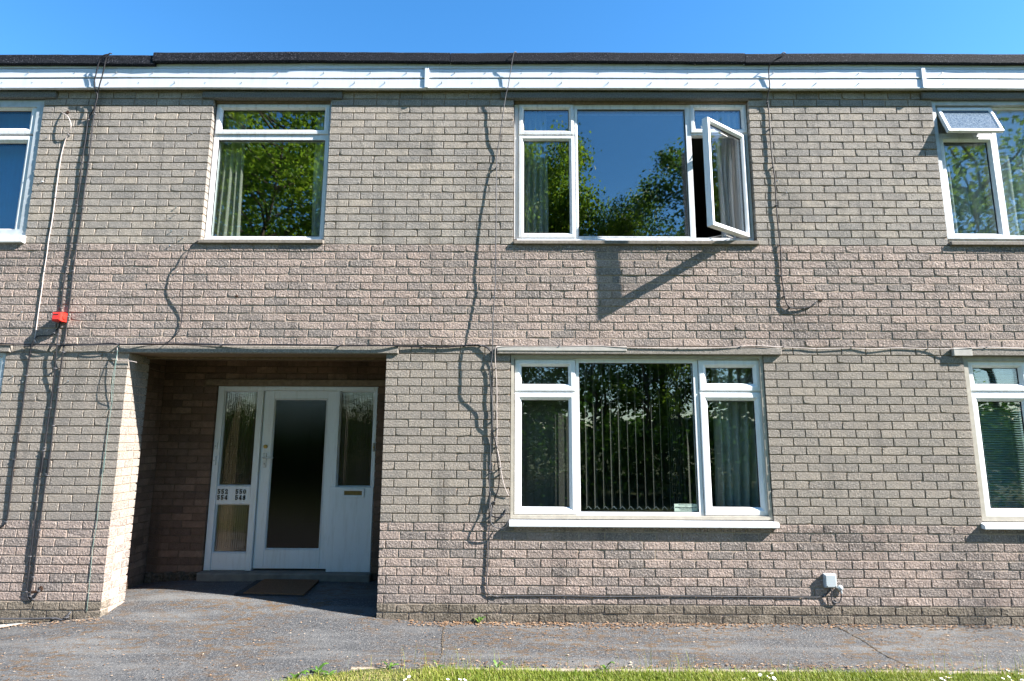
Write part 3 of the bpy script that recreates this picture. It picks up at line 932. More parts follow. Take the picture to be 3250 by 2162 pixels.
vs = [tuple(XF @ Vector(v)) for v in [(4.203, .004, -.298), (4.665, .004, -.298), (4.665, .018, -.298), (4.203, .018, -.298), (4.203, .004, -.037), (4.665, .004, -.037), (4.665, .018, -.037), (4.203, .018, -.037)]]
mb = MB(); mb.mesh(vs, [(0, 3, 2, 1), (4, 5, 6, 7), (0, 1, 5, 4), (1, 2, 6, 5), (2, 3, 7, 6), (3, 0, 4, 7)]); mb.build('pane', MAT['frosted'], win)
sill_timber(win, 4.105, 6.44, y)

win['label'] = 'upper window with its frosted top vent propped open'

# --- upper floor, far left
fr = MB()
bars(fr, [(-6.7, -4.782, 3.448, 3.466), (-6.7, -4.782, 4.836, 4.852), (-5.40, -5.34, 3.466, 4.836), (-5.3398, -4.7822, 4.496, 4.510)], y, y + .06)
win = fr.build('window', MAT['upvc_old'], house)
mb = MB(); mb.frame(-6.74, -4.704, 3.446, 4.870, [(0, .06), (0, .02), (.004, .014), (.074, .016), (.075, .05)]); mb.build('jamb', MAT['jamb_grey'], win)
sash(win, -5.33, -4.785, 4.512, 4.842, y - .014, .072, 'upvc_old', 'glass_clear'); sash(win, -5.33, -4.785, 3.466, 4.494, y - .014, .072, 'upvc_old', 'glass_clear')
pane(win, -6.68, -5.398, 3.47, 4.83, y + .02)
mb = MB(); mb.bbox(-6.74, -4.69, -.03, y + .03, 3.375, 3.446, .008); mb.build('sill', MAT['upvc_old'], win)

win['label'] = 'upper window with deep blue blinds, cut off by the picture edge'

# ------------------------------------------------------------------ porch door
step = MB(); step.bbox(-3.292, -1.492, .985, 1.26, .02, .163, .012); step.build('door_step', MAT['step'], house)
mb = MB(); mb.bbox(-3.408, -1.40, 1.05, 1.2, 2.111, 2.181, .006); mb.build('lintel', MAT['timber_brown'], house)
y = 1.10
fr = MB()
bars(fr, [(-3.280, -3.212, .165, 2.107), (-2.843, -2.777, .165, 2.060), (-1.977, -1.928, .165, 2.060), (-1.552, -1.516, .165, 2.107), (-3.2118, -1.5522, 2.060, 2.1068)], y, y + .09, .004)
frame = fr.build('door_frame', MAT['white_paint'], house)
mb = MB(); bars(mb, [(-3.211, -2.844, .166, .340)], y + .012, y + .06); mb.build('bottom_rail', MAT['white_paint'], frame)
mb = MB(); bars(mb, [(-3.211, -2.844, .845, 1.031)], y + .008, y + .06); mb.build('number_panel', MAT['white_paint'], frame)
mb = MB(); bars(mb, [(-1.985, -1.519, .158, 1.028)], y - .012, y + .05, .003); mb.build('side_panel', MAT['white_paint'], frame)
for (x0, x1, z0, z1) in ((-3.2115, -2.8435, 1.0315, 2.0595), (-3.2115, -2.8435, .3405, .8445), (-1.9275, -1.5525, 1.0285, 2.0595)):
    mb = MB(); mb.frame(x0, x1, z0, z1, [(0, y + .02), (.006, y + .018), (.012, y + .03), (.012, y + .05)]); mb.build('glazing_bead', MAT['white_paint'], frame)
def reeded(x0, x1, z0, z1, yy, pitch, amp):
    mb = MB(); n = int((x1 - x0) / pitch) * 6
    for k in range(n + 1):
        x = lerp(x0, x1, k / n); d = amp * abs(math.sin(math.pi * k / 6))
        mb.v += [(x, yy - d, z0), (x, yy - d, z1)]
    for k in range(n): mb.f.append((2 * k, 2 * k + 2, 2 * k + 3, 2 * k + 1)); mb.t.append(0); mb.m.append(0)
    b = len(mb.v); mb.mesh([(x0, yy + .004, z0), (x1, yy + .004, z0), (x1, yy + .004, z1), (x0, yy + .004, z1)], [(0, 3, 2, 1)])
    mb.build('reeded_pane', MAT['reeded'], frame)
reeded(-3.201, -2.854, 1.042, 2.050, y + .042, .0231, .0065)
reeded(-3.201, -2.854, .351, .834, y + .042, .0231, .0065)
reeded(-1.917, -1.563, 1.039, 2.050, y + .042, .0177, .003)
# leaf
lf = MB(); bars(lf, [(-2.773, -2.663, .182, 2.057), (-2.070, -1.981, .182, 2.057), (-2.6628, -2.0702, .182, .372), (-2.6628, -2.0702, 1.976, 2.057)], y + .028, y + .07, .003)
leaf = lf.build('front_door', MAT['white_paint'], house)
mb = MB(); mb.frame(-2.6625, -2.0705, .3725, 1.9755, [(0, y + .03), (.005, y + .024), (.016, y + .036), (.016, y + .06)]); mb.build('glazing_bead', MAT['white_paint'], leaf)
mb = MB(); mb.box(-2.648, -2.085, y + .045, y + .051, .387, 1.961); mb.build('pane', MAT['hammered'], leaf)
mb = MB(); mb.tube([(-2.722, y + .029, 1.452), (-2.722, y + .010, 1.452), (-2.722, y + .006, 1.452)], [.02, .02, .014], 14); mb.build('lock', MAT['brass'], leaf)
mb = MB(); mb.bbox(-2.742, -2.704, y + .022, y + .029, 1.228, 1.381, .003); mb.build('handle_plate', MAT['steel'], leaf)
mb = MB(); mb.tube([(-2.724, y + .024, 1.335), (-2.724, y - .02, 1.335), (-2.71, y - .03, 1.335), (-2.61, y - .032, 1.333)], .008, 7); mb.build('handle', MAT['steel'], leaf)
mb = MB(); mb.tube([(-2.724, y + .0225, 1.270), (-2.724, y + .0205, 1.270)], .006, 8); mb.box(-2.7265, -2.7215, y + .0205, y + .0225, 1.252, 1.268); mb.build('keyhole', MAT['black_paint'], leaf)
# letter plate, bells
mb = MB(); mb.frame(-1.852, -1.614, .922, 1.013, [(0, y - .013), (0, y - .022), (.004, y - .024), (.022, y - .022), (.024, y - .013)]); lp = mb.build('letter_plate', MAT['white_paint'], frame)
mb = MB(); mb.bbox(-1.829, -1.637, y - .019, y - .013, .946, .989, .003); mb.build('letter_flap', MAT['brass_dark'], frame)
for x, z, h, w in ((-3.250, 1.455, .07, .03), (-3.254, 1.300, .09, .032), (-1.534, 1.45, .09, .02)):
    mb = MB(); mb.bbox(x - w / 2, x + w / 2, y - .018, y - .001, z - h / 2, z + h / 2, .003); mb.build('doorbell', MAT['jamb'] if x > -2 else MAT['upvc_old'], frame)
    mb = MB(); mb.tube([(x, y - .017, z), (x, y - .022, z)], .009, 10); mb.build('bell_button', MAT['box_grey'] if x < -2 else MAT['brass'], frame)

# house numbers: slab serif digits as thick cut letters
def digit(mb, ch, x, z, h, y):
    w = h * .62
    def st(pts, th):
        P = [Vector((x + px * w, z + pz * h)) for px, pz in pts]
        for a, b in zip(P, P[1:]):
            d = (b - a); L = d.length
            if L < 1e-9: continue
            d /= L; q = Vector((-d.y, d.x)) * th * h / 2; e = d * th * h * .3
            c = [a - e - q, b + e - q, b + e + q, a - e + q]
            fr_ = [(p.x, y, p.y) for p in c]; bk = [(p.x, y + .006, p.y) for p in c]
            mb.mesh(fr_ + bk, [(0, 1, 2, 3), (1, 0, 4, 5), (2, 1, 5, 6), (3, 2, 6, 7), (0, 3, 7, 4)])
    def arc(cx, cz, rx, rz, a0, a1, th, n=9):
        st([(cx + rx * math.cos(math.radians(a0 + (a1 - a0) * k / n)), cz + rz * math.sin(math.radians(a0 + (a1 - a0) * k / n))) for k in range(n + 1)], th)
    if ch == '5':
        st([(.2, .92), (.88, .92)], .20); st([(.2, .95), (.17, .52)], .11); arc(.48, .33, .36, .27, 140, -150, .17); arc(.22, .17, .06, .06, 0, 360, .14, 6)
    if ch == '2':
        arc(.47, .70, .33, .24, 170, -35, .17); st([(.74, .55), (.15, .12)], .13); st([(.12, .08), (.90, .08)], .19); st([(.88, .08), (.90, .26)], .12); arc(.20, .70, .06, .06, 0, 360, .14, 6)
    if ch == '0':
        arc(.5, .5, .34, .43, 0, 360, .12, 16); st([(.16, .35), (.16, .65)], .2); st([(.84, .35), (.84, .65)], .2)
    if ch == '4':
        st([(.66, .95), (.08, .32)], .11); st([(.08, .28), (.95, .28)], .14); st([(.68, .98), (.68, .05)], .2); st([(.45, .04), (.9, .04)], .11)
    if ch == '8':
        arc(.5, .73, .27, .21, 0, 360, .15, 12); arc(.5, .27, .33, .24, 0, 360, .17, 12)
for txt, x0, z0 in (('552', -3.199, .951), ('550', -3.004, .951), ('554', -3.199, .889), ('548', -3.004, .889)):
    mb = MB()
    for k, ch in enumerate(txt): digit(mb, ch, x0 + k * .041, z0, .047, y + .001)
    mb.build('house_number', MAT['black_paint'], frame)

CABLES = {  # points traced in image pixels, back-projected through the camera at chosen wall stand-offs
 'white_left': [(-4.51,0.0,4.724),(-4.453,-0.03,4.692),(-4.396,-0.05,4.644),(-4.355,-0.055,4.556),(-4.401,-0.025,4.48),(-4.435,-0.007,4.412),(-4.452,-0.007,4.257),(-4.453,-0.009,4.058),(-4.454,-0.007,3.833),(-4.454,-0.007,3.609),(-4.46,-0.009,3.402),(-4.46,-0.007,3.258),(-4.464,-0.007,3.1),(-4.461,-0.009,2.885),(-4.465,-0.007,2.716),(-4.464,-0.007,2.534),(-4.465,-0.009,2.45),(-4.447,-0.007,2.412)],
 'black_left_low': [(-4.449,-0.03,2.433),(-4.469,-0.03,2.378),(-4.491,-0.009,2.244),(-4.493,-0.009,2.108),(-4.491,-0.011,1.959),(-4.489,-0.009,1.785),(-4.495,-0.009,1.587),(-4.494,-0.011,1.404),(-4.498,-0.009,1.236),(-4.502,-0.009,1.353),(-4.492,-0.011,1.109),(-4.489,-0.009,0.893),(-4.497,-0.009,0.811),(-4.522,-0.011,0.774),(-4.567,-0.009,0.754)],
 'black_a': [(-4.045,-0.1,5.292),(-4.082,-0.115,5.265),(-4.12,-0.105,5.216),(-4.153,-0.085,5.071),(-4.162,-0.08,4.995),(-4.157,-0.06,4.929),(-4.137,-0.05,4.872),(-4.154,-0.05,4.746),(-4.23,-0.009,4.645),(-4.232,-0.009,4.427),(-4.239,-0.011,4.195),(-4.23,-0.009,3.937),(-4.236,-0.009,3.757),(-4.241,-0.011,3.579),(-4.246,-0.009,3.359),(-4.247,-0.009,3.258),(-4.256,-0.011,3.142),(-4.262,-0.009,2.956),(-4.256,-0.009,2.744),(-4.251,-0.011,2.617),(-4.251,-0.009,2.493),(-4.228,-0.035,2.378),(-4.224,-0.03,2.174),(-4.235,-0.009,1.96),(-4.237,-0.009,1.813),(-4.238,-0.011,1.628),(-4.243,-0.009,1.457),(-4.243,-0.009,1.237),(-4.245,-0.011,1.432),(-4.255,-0.009,1.251),(-4.252,-0.009,0.983),(-4.241,-0.011,0.719),(-4.241,-0.009,0.521),(-4.235,-0.009,0.337),(-4.232,-0.011,0.229),(-4.205,-0.009,0.162),(-4.167,-0.009,0.168),(-4.135,-0.011,0.223),(-4.125,0.0,0.245)],
 'black_b': [(-4.009,-0.1,5.297),(-4.019,-0.115,5.289),(-4.051,-0.11,5.245),(-4.08,-0.09,5.099),(-4.118,-0.07,4.954),(-4.157,-0.03,4.869),(-4.177,-0.012,4.706),(-4.173,-0.016,4.454),(-4.174,-0.009,4.18),(-4.18,-0.009,3.938),(-4.174,-0.011,3.727),(-4.18,-0.009,3.535),(-4.187,-0.009,3.359),(-4.184,-0.011,3.258),(-4.189,-0.009,3.1),(-4.183,-0.009,2.886),(-4.181,-0.011,2.66),(-4.183,-0.009,2.465),(-4.168,-0.03,2.324),(-4.186,-0.011,2.163),(-4.187,-0.009,2.001),(-4.186,-0.009,1.84),(-4.187,-0.011,1.654),(-4.182,-0.009,1.444),(-4.184,-0.009,1.212),(-4.188,-0.011,1.406),(-4.192,-0.009,1.225),(-4.193,-0.009,0.983),(-4.192,-0.011,0.744),(-4.196,-0.009,0.57),(-4.192,-0.009,0.35),(-4.198,-0.011,0.265),(-4.196,-0.009,0.192),(-4.165,-0.009,0.18),(-4.127,-0.011,0.235),(-4.122,0.0,0.251)],
 'twine': [(-3.668,-0.02,2.382),(-3.668,-0.03,2.285),(-3.689,-0.02,2.056),(-3.681,-0.008,1.849),(-3.682,-0.008,1.723),(-3.685,-0.008,1.512),(-3.683,-0.006,1.24),(-3.691,-0.006,1.409),(-3.69,-0.007,1.176),(-3.693,-0.006,0.947),(-3.693,-0.006,0.796),(-3.702,-0.006,0.61),(-3.698,-0.006,0.364),(-3.693,-0.006,0.194),(-3.694,-0.004,0.064)],
 'twine_b': [(-3.669,-0.02,2.369),(-3.656,-0.045,2.243),(-3.652,-0.05,2.026),(-3.673,-0.01,1.855),(-3.69,-0.012,1.815),(-3.726,-0.012,1.775)],
 'centre': [(-0.002,-0.1,5.316),(-0.022,-0.115,5.305),(-0.036,-0.11,5.264),(-0.055,-0.09,5.151),(-0.081,-0.075,4.971),(-0.104,-0.06,4.886),(-0.132,-0.05,4.689),(-0.159,-0.035,4.481),(-0.187,-0.012,4.294),(-0.191,-0.022,4.151),(-0.192,-0.035,3.95),(-0.189,-0.05,3.647),(-0.191,-0.055,3.427),(-0.191,-0.06,3.21),(-0.193,-0.06,3.225),(-0.188,-0.058,3.055),(-0.197,-0.065,2.857),(-0.205,-0.07,2.717),(-0.213,-0.085,2.549),(-0.208,-0.09,2.385),(-0.218,-0.085,2.251),(-0.235,-0.08,2.131),(-0.221,-0.06,2.0),(-0.209,-0.045,1.882),(-0.206,-0.04,1.75),(-0.214,-0.02,1.633),(-0.222,-0.014,1.476),(-0.223,-0.014,1.257),(-0.227,-0.014,1.322),(-0.227,-0.014,1.067),(-0.228,-0.013,0.841),(-0.23,-0.012,0.692),(-0.236,-0.01,0.495),(-0.244,-0.012,0.325),(-0.231,-0.012,0.253),(-0.2,-0.01,0.223),(-0.152,-0.008,0.213),(-0.082,-0.006,0.216),(0.369,-0.006,0.221),(0.825,-0.006,0.217),(1.268,-0.006,0.224),(1.479,-0.006,0.226),(1.719,-0.006,0.223),(2.161,-0.006,0.224),(2.603,-0.006,0.223),(2.665,-0.01,0.236),(2.696,-0.015,0.265),(2.713,-0.02,0.303)],
 'centre_b': [(-0.208,-0.02,2.316),(-0.221,-0.025,2.256),(-0.21,-0.02,2.168),(-0.209,-0.018,2.065),(-0.213,-0.02,1.948),(-0.209,-0.018,1.825),(-0.205,-0.02,1.717),(-0.207,-0.02,1.638),(-0.186,-0.02,1.552),(-0.168,-0.018,1.488),(-0.16,-0.02,1.404),(-0.151,-0.02,1.314),(-0.141,-0.018,1.24),(-0.145,-0.02,1.138),(-0.166,-0.02,1.066),(-0.184,-0.018,1.007),(-0.198,-0.02,0.964),(-0.207,-0.02,0.928),(-0.205,-0.025,0.893),(-0.182,-0.03,0.88),(-0.145,-0.03,0.876),(-0.108,-0.02,0.886),(-0.09,-0.01,0.913),(-0.083,0.0,0.939)],
 'centre_c': [(-0.22,-0.02,1.094),(-0.221,-0.025,1.008),(-0.205,-0.04,0.952),(-0.213,-0.05,0.911),(-0.212,-0.06,0.848),(-0.195,-0.06,0.816),(-0.158,-0.055,0.792),(-0.107,-0.05,0.785),(-0.078,-0.05,0.801),(-0.063,-0.05,0.833),(-0.052,-0.045,0.861)],
 'right': [(2.644,-0.1,5.305),(2.613,-0.115,5.302),(2.55,-0.11,5.25),(2.487,-0.105,5.198),(2.478,-0.085,5.156),(2.478,-0.075,5.084),(2.483,-0.065,4.973),(2.469,-0.04,4.902),(2.47,-0.02,4.836),(2.48,-0.014,4.761),(2.477,-0.016,4.557),(2.478,-0.014,4.343),(2.481,-0.018,4.159),(2.492,-0.014,4.04),(2.487,-0.016,3.771),(2.49,-0.014,3.595),(2.496,-0.016,3.376),(2.497,-0.014,3.276),(2.489,-0.012,3.077),(2.498,-0.012,2.977),(2.501,-0.02,2.877),(2.515,-0.022,2.806),(2.548,-0.02,2.77),(2.599,-0.018,2.76),(2.675,-0.015,2.764),(2.74,-0.012,2.781),(2.78,-0.008,2.807),(2.811,0.0,2.836)],
 'bundle': [(-4.798,-0.035,2.401),(-4.62,-0.035,2.396),(-4.483,-0.02,2.396),(-4.214,-0.03,2.39),(-3.996,-0.03,2.393),(-3.739,-0.03,2.405),(-3.667,-0.035,2.399),(-3.5,-0.04,2.397),(-3.12,-0.04,2.401),(-2.713,-0.038,2.394),(-2.17,-0.04,2.399),(-1.709,-0.038,2.395),(-1.629,-0.038,2.39),(-1.224,-0.038,2.393),(-1.051,-0.02,2.392),(-0.862,-0.012,2.387),(-0.618,-0.014,2.388),(-0.401,-0.012,2.407),(-0.32,-0.015,2.401),(-0.265,-0.022,2.381),(-0.231,-0.02,2.348),(-0.215,-0.018,2.314)],
 'bundle_b': [(-4.794,-0.038,2.386),(-4.476,-0.025,2.379),(-4.345,-0.035,2.378),(-4.213,-0.03,2.379),(-3.992,-0.035,2.387),(-3.798,-0.04,2.39),(-3.666,-0.035,2.394),(-3.528,-0.04,2.402),(-3.269,-0.02,2.418),(-3.078,-0.02,2.415),(-2.718,-0.03,2.404),(-2.169,-0.04,2.393),(-1.709,-0.038,2.39),(-1.629,-0.038,2.387),(-1.224,-0.036,2.389),(-1.024,-0.02,2.392),(-0.754,-0.012,2.384),(-0.482,-0.014,2.395),(-0.333,-0.012,2.407),(-0.272,-0.018,2.393),(-0.224,-0.02,2.361)],
 'white_lintel': [(-0.176,-0.035,2.377),(-0.129,-0.035,2.39),(0.06,-0.034,2.393),(0.397,-0.034,2.393),(0.734,-0.034,2.4),(1.003,-0.036,2.387),(1.482,-0.036,2.379),(1.683,-0.036,2.38),(1.885,-0.036,2.387),(2.061,-0.034,2.399),(2.196,-0.034,2.405),(2.317,-0.034,2.4),(2.459,-0.015,2.398),(2.637,-0.01,2.391),(2.77,-0.012,2.383),(3.082,-0.008,2.391),(3.266,-0.014,2.382),(3.513,-0.008,2.395),(3.779,-0.012,2.387),(3.967,-0.03,2.383),(4.097,-0.036,2.39),(4.298,-0.036,2.399),(4.765,-0.036,2.39)],
 'white_drop': [(-0.168,-0.03,2.393),(-0.177,-0.035,2.385),(-0.187,-0.035,2.351),(-0.187,-0.02,2.287),(-0.181,-0.016,2.191),(-0.173,-0.014,2.088),(-0.168,-0.014,1.934),(-0.168,-0.014,1.789),(-0.164,-0.014,1.645),(-0.166,-0.014,1.495),(-0.153,-0.02,1.432),(-0.134,-0.025,1.348),(-0.13,-0.03,1.3),(-0.111,-0.03,1.205),(-0.088,-0.025,1.124),(-0.058,-0.01,1.058)],
 'sill_cable': [(-3.014,-0.025,3.394),(-3.051,-0.03,3.37),(-3.088,-0.03,3.319),(-3.105,-0.04,3.222),(-3.111,-0.045,3.236),(-3.106,-0.06,3.088),(-3.107,-0.045,2.923),(-3.111,-0.02,2.76),(-3.113,-0.01,2.65),(-3.12,-0.012,2.552),(-3.156,-0.014,2.482),(-3.203,-0.02,2.432),(-3.245,-0.035,2.398)],
 'ground_pipe': [(-4.457,-0.02,0.008),(-4.278,-0.02,0.01),(-4.134,-0.02,0.011),(-3.962,-0.02,0.016),(-3.899,-0.025,0.008),(-3.873,-0.025,0.005),(-3.852,-0.025,0.024),(-3.837,-0.015,0.048),(-3.833,0.0,0.063)],
 'box_tail': [(2.719,-0.03,0.299),(2.718,-0.025,0.238),(2.722,-0.02,0.201),(2.751,-0.018,0.182),(2.782,-0.018,0.186),(2.8,-0.02,0.219),(2.806,-0.025,0.248)],
 'alarm_tail': [(-4.217,-0.05,2.608),(-4.228,-0.03,2.57),(-4.252,-0.015,2.55),(-4.271,-0.012,2.535),(-4.29,-0.012,2.505),(-4.324,-0.012,2.482),(-4.384,-0.012,2.478),(-4.437,-0.01,2.474),(-4.458,-0.01,2.459)],
 'porch_wire': [(-3.67,-0.03,2.368),(-3.674,-0.012,2.263),(-3.653,-0.012,2.248),(-3.594,-0.012,2.248),(-3.535,-0.01,2.243),(-3.493,-0.005,2.234)],
}

# ================================================================== THINGS
# curtains and blinds behind the panes
def curtain(label, x0, x1, z0, z1, y, folds, amp, mat, lean=0.0, group=None):
    mb = MB(); n = folds * 10; rowsn = 9; ph = rnd.uniform(0, 6)
    for r in range(rowsn + 1):
        v = r / rowsn; z = lerp(z0, z1, v)
        for k in range(n + 1):
            u = k / n
            x = lerp(x0, x1, u) + lean * (1 - v) * (1 - v) + .012 * math.sin(5 * u + 3 * v + ph)
            a = amp * (1 + .35 * math.sin(u * 9 + ph)) * lerp(1.15, .75, v)
            mb.v.append((x, y + a * math.sin(2 * math.pi * folds * u + .5 * math.sin(v * 2.5 + u * 4 + ph)), z))
    for r in range(rowsn):
        for k in range(n):
            a = r * (n + 1) + k
            mb.f.append((a, a + 1, a + n + 2, a + n + 1)); mb.t.append(0); mb.m.append(0)
    o = mb.build('curtain', MAT[mat], smooth=True, org=((x0 + x1) / 2, y, z0))
    return tag(o, label, 'curtain', group)
curtain('cream curtain at the left side of the single-light upper window', -2.98, -2.73, 3.46, 4.86, .17, 4, .022, 'curtain_cream')
curtain('narrow white net edge at the right side of the single-light upper window', -2.02, -1.86, 3.46, 4.86, .17, 3, .018, 'net')
curtain('pale grey curtain behind the left casement of the three-light upper window', .03, .31, 3.46, 4.86, .19, 5, .024, 'curtain_grey')
curtain('grey curtain hanging behind the open casement of the upper window', 2.02, 2.28, 3.46, 4.86, .20, 5, .024, 'curtain_grey')
curtain('white net curtain behind the upper window with the raised vent', 4.17, 5.85, 3.46, 4.86, .17, 11, .034, 'net')
curtain('grey curtain behind the right casement of the ground floor window', 1.86, 2.26, .87, 2.30, .20, 5, .034, 'curtain_grey', -.03)

def vblind(label, xs, angs, z0, z1, y, w, mat, chain=True):
    t = empty('vertical_blind', label, 'blind', ((xs[0] + xs[-1]) / 2, y, z1))
    mb = MB(); mb.box(xs[0] - .03, xs[-1] + .03, y - .02, y + .02, z1, z1 + .03); mb.build('headrail', MAT['upvc_old'], t)
    for x, a in zip(xs, angs):
        mb = MB(); c, s = math.cos(a) * w / 2, math.sin(a) * w / 2
        q = Vector((-s, c)).normalized() * .0012
        P = [(x - c - q.x, y - s - q.y), (x + c - q.x, y + s - q.y), (x + c + q.x, y + s + q.y), (x - c + q.x, y - s + q.y)]
        mb.mesh([(px, py, z0) for px, py in P] + [(px, py, z1 - .003) for px, py in P], [(0, 3, 2, 1), (4, 5, 6, 7), (0, 1, 5, 4), (1, 2, 6, 5), (2, 3, 7, 6), (3, 0, 4, 7)])
        mb.build('slat', MAT[mat], t)
    if chain:
        mb = MB()
        for x, a in zip(xs, angs):
            c, s = math.cos(a) * w / 2, math.sin(a) * w / 2
            mb.tube([(x - .022, y - s - .004, z0 - .012), (x, y - s - .006, z0 + .012), (x + .028, y - s, z0 - .016)], .0022, 4)
        mb.build('bead_chain', MAT['net'], t)
    return t
xs_ = [.075 + .074 * k for k in range(7)]
vblind('taupe vertical blind with closed slats behind the left casement of the ground floor window', xs_, [math.radians(8 + rnd.uniform(-3, 3)) for _ in xs_], .89, 2.29, .17, .089, 'blind_taupe', False)
xs_ = [.665 + .0763 * k for k in range(10)] + [1.425, 1.447, 1.465, 1.482, 1.498, 1.513, 1.527, 1.56, 1.60]
vblind('taupe vertical blind turned edge-on behind the wide ground floor pane', xs_, [math.radians(68 + rnd.uniform(-5, 5)) for _ in xs_], .945, 2.29, .17, .089, 'blind_taupe')
xs_ = [-5.34 + .078 * k for k in range(8)]
vblind('deep blue vertical blind closed behind the far left upper window', xs_, [math.radians(12) for _ in xs_], 3.48, 4.86, .17, .089, 'blind_blue', False)

t = empty('venetian_blind', 'slate grey venetian blind lowered behind the ground floor window beside the pier', 'blind', (4.45, .15, 2.29))
mb = MB(); mb.box(4.17, 4.70, .135, .165, 2.275, 2.30); mb.build('headrail', MAT['blind_slate'], t)
mb = MB(); mb.box(4.175, 4.695, -.0125, .0125, 0, .0012)
me = mb.data('slat', MAT['blind_slate'])
for k in range(62):
    o = bpy.data.objects.new('slat', me); COL.objects.link(o); o.parent = t
    o.location = (-4.45, 0, .93 + k * .0215 - 2.29); o.rotation_euler = (math.radians(38), 0, 0)
for x in (4.30, 4.56):
    mb = MB(); mb.tube([(x, .132, .92), (x, .132, 2.28)], .0014, 4); mb.build('ladder_cord', MAT['blind_slate'], t)

# sticker in the corner of the wide pane
t = empty('window_sticker', 'pale green installer sticker in the lower right corner of the wide pane', 'sticker', (1.53, .064, .918))
mb = MB(); mb.box(1.424, 1.632, .0636, .0648, .918, .988); mb.build('backing', MAT['sticker'], t)
def text(body, x, z, size, y, parent, mat='ink', bold=0.0):
    c = bpy.data.curves.new('print', 'FONT'); c.body = body; c.size = size; c.align_x = 'CENTER'; c.offset = bold; c.extrude = .0002
    c.materials.append(MAT[mat])
    o = bpy.data.objects.new('print', c); COL.objects.link(o); o.parent = parent
    o.location = Vector((x, y, z)) - parent_origin(parent); o.rotation_euler = (math.radians(90), 0, 0)
    bpy.context.view_layer.update()
    me = bpy.data.meshes.new_from_object(o.evaluated_get(bpy.context.evaluated_depsgraph_get()))
    r = bpy.data.objects.new('print', me); COL.objects.link(r); r.parent = parent; r.location = o.location; r.rotation_euler = o.rotation_euler
    bpy.data.objects.remove(o)
    return r
for body, z, sz, b in (('THIS HOUSE HAS BEEN INSULATED', .9765, .0085, .0002), ('BY', .9665, .0075, .0002), ('MODERN PLAN INSULATION LTD.', .9535, .0125, .0006), ('WITH UREA FORMALDEHYDE', .9425, .009, .0002), ('CAVITY WALL INSULATION', .932, .008, .0002)):
    text(body, 1.528, z, sz, .0632, t, bold=b)

# cables on the wall
def cable(key, label, mat, r, clipmat=None, every=3, sub=4, cat='cable'):
    P = smooth_path(CABLES[key], sub)
    org = tuple(P[0])
    t = empty('cable', label, cat, org)
    mb = MB(); mb.tube(P, r, 7); mb.build('sheath', MAT[mat], t, smooth=True)
    if clipmat:
        for i, p in enumerate(CABLES[key]):
            if 1 < i < len(CABLES[key]) - 1 and i % every == 0 and -p[1] < .04:
                mb = MB(); x, yy, z = p
                mb.bbox(x - r - .002, x + r + .003, yy - r - .002, -.001, z - .004, z + .004, .0015)
                mb.build('clip', MAT[clipmat], t)
    return t
cable('white_left', 'pinkish white cable dangling from the drilled hole beside the far left upper window', 'white_cable', .0042, 'clip', 4)
cable('black_left_low', 'black cable continuing below the white one past the far left ground floor window', 'black_cable', .0065, 'clip', 3)
cable('black_a', 'long black cable from roof to ground passing behind the red box', 'black_cable', .0058, 'clip', 2)
cable('black_b', 'long black cable from roof to ground just right of the red box', 'black_cable', .0060, 'clip', 2)
cable('twine', 'thin green twine hanging down the pier left of the porch', 'twine', .0022)
cable('twine_b', 'short slack loop of green twine by the left end of the porch lintel', 'twine', .0019)
cable('centre', 'long thin cable from the roof between the upper windows to the grey box', 'grey_cable', .0048, 'clip', 3)
cable('centre_b', 'black cable bundled down the brickwork just left of the ground floor window', 'black_cable', .0058, 'clip', 3)
cable('centre_c', 'loose grey cable loop ending at the left end of the white ground floor sill', 'grey_cable', .0045)
cable('right', 'black cable from the roof edge right of the open casement ending in a hole', 'black_cable', .0058, 'clip', 2)
cable('bundle', 'thick black cable run along the top of the porch lintel', 'black_cable', .0065, 'clip', 3)
cable('bundle_b', 'slack thin black cable looping along above the porch lintel', 'grey_cable', .0035)
cable('white_lintel', 'thin white cable sagging along the lintel of the ground floor window', 'white_cable', .0036, 'clip', 3)
cable('white_drop', 'thin white cable dropping down beside the left jamb of the ground floor window', 'white_cable', .0034, 'clip', 4)
cable('sill_cable', 'thin black cable drooping from the left end of the upper timber sill', 'black_cable', .0040, None)
cable('ground_pipe', 'thick grey cable along the foot of the wall beside the paving', 'grey_cable', .0085, 'clip', 3)
cable('box_tail', 'short cable loop between the square grey box and its round neighbour', 'grey_cable', .0045)
cable('alarm_tail', 'short black cable curling below the red box', 'black_cable', .0048, 'clip', 4)
cable('porch_wire', 'thin white wire entering the porch under its lintel', 'white_cable', .0032)
t = empty('cable', 'thin brown wire pinned round the top of the porch back wall', 'cable', (-3.75, 1.06, 2.24))
mb = MB(); mb.tube(smooth_path([(-3.62, .30, 2.27), (-3.72, .5, 2.25), (-3.82, 1.0, 2.245), (-3.75, 1.060, 2.243), (-3.41, 1.060, 2.238), (-3.40, 1.058, 2.22), (-3.41, 1.056, 2.16), (-3.425, 1.050, 2.10), (-3.40, 1.045, 2.098), (-3.30, 1.045, 2.098)], 4), .003, 5); mb.build('sheath', MAT['timber_brown'], t)

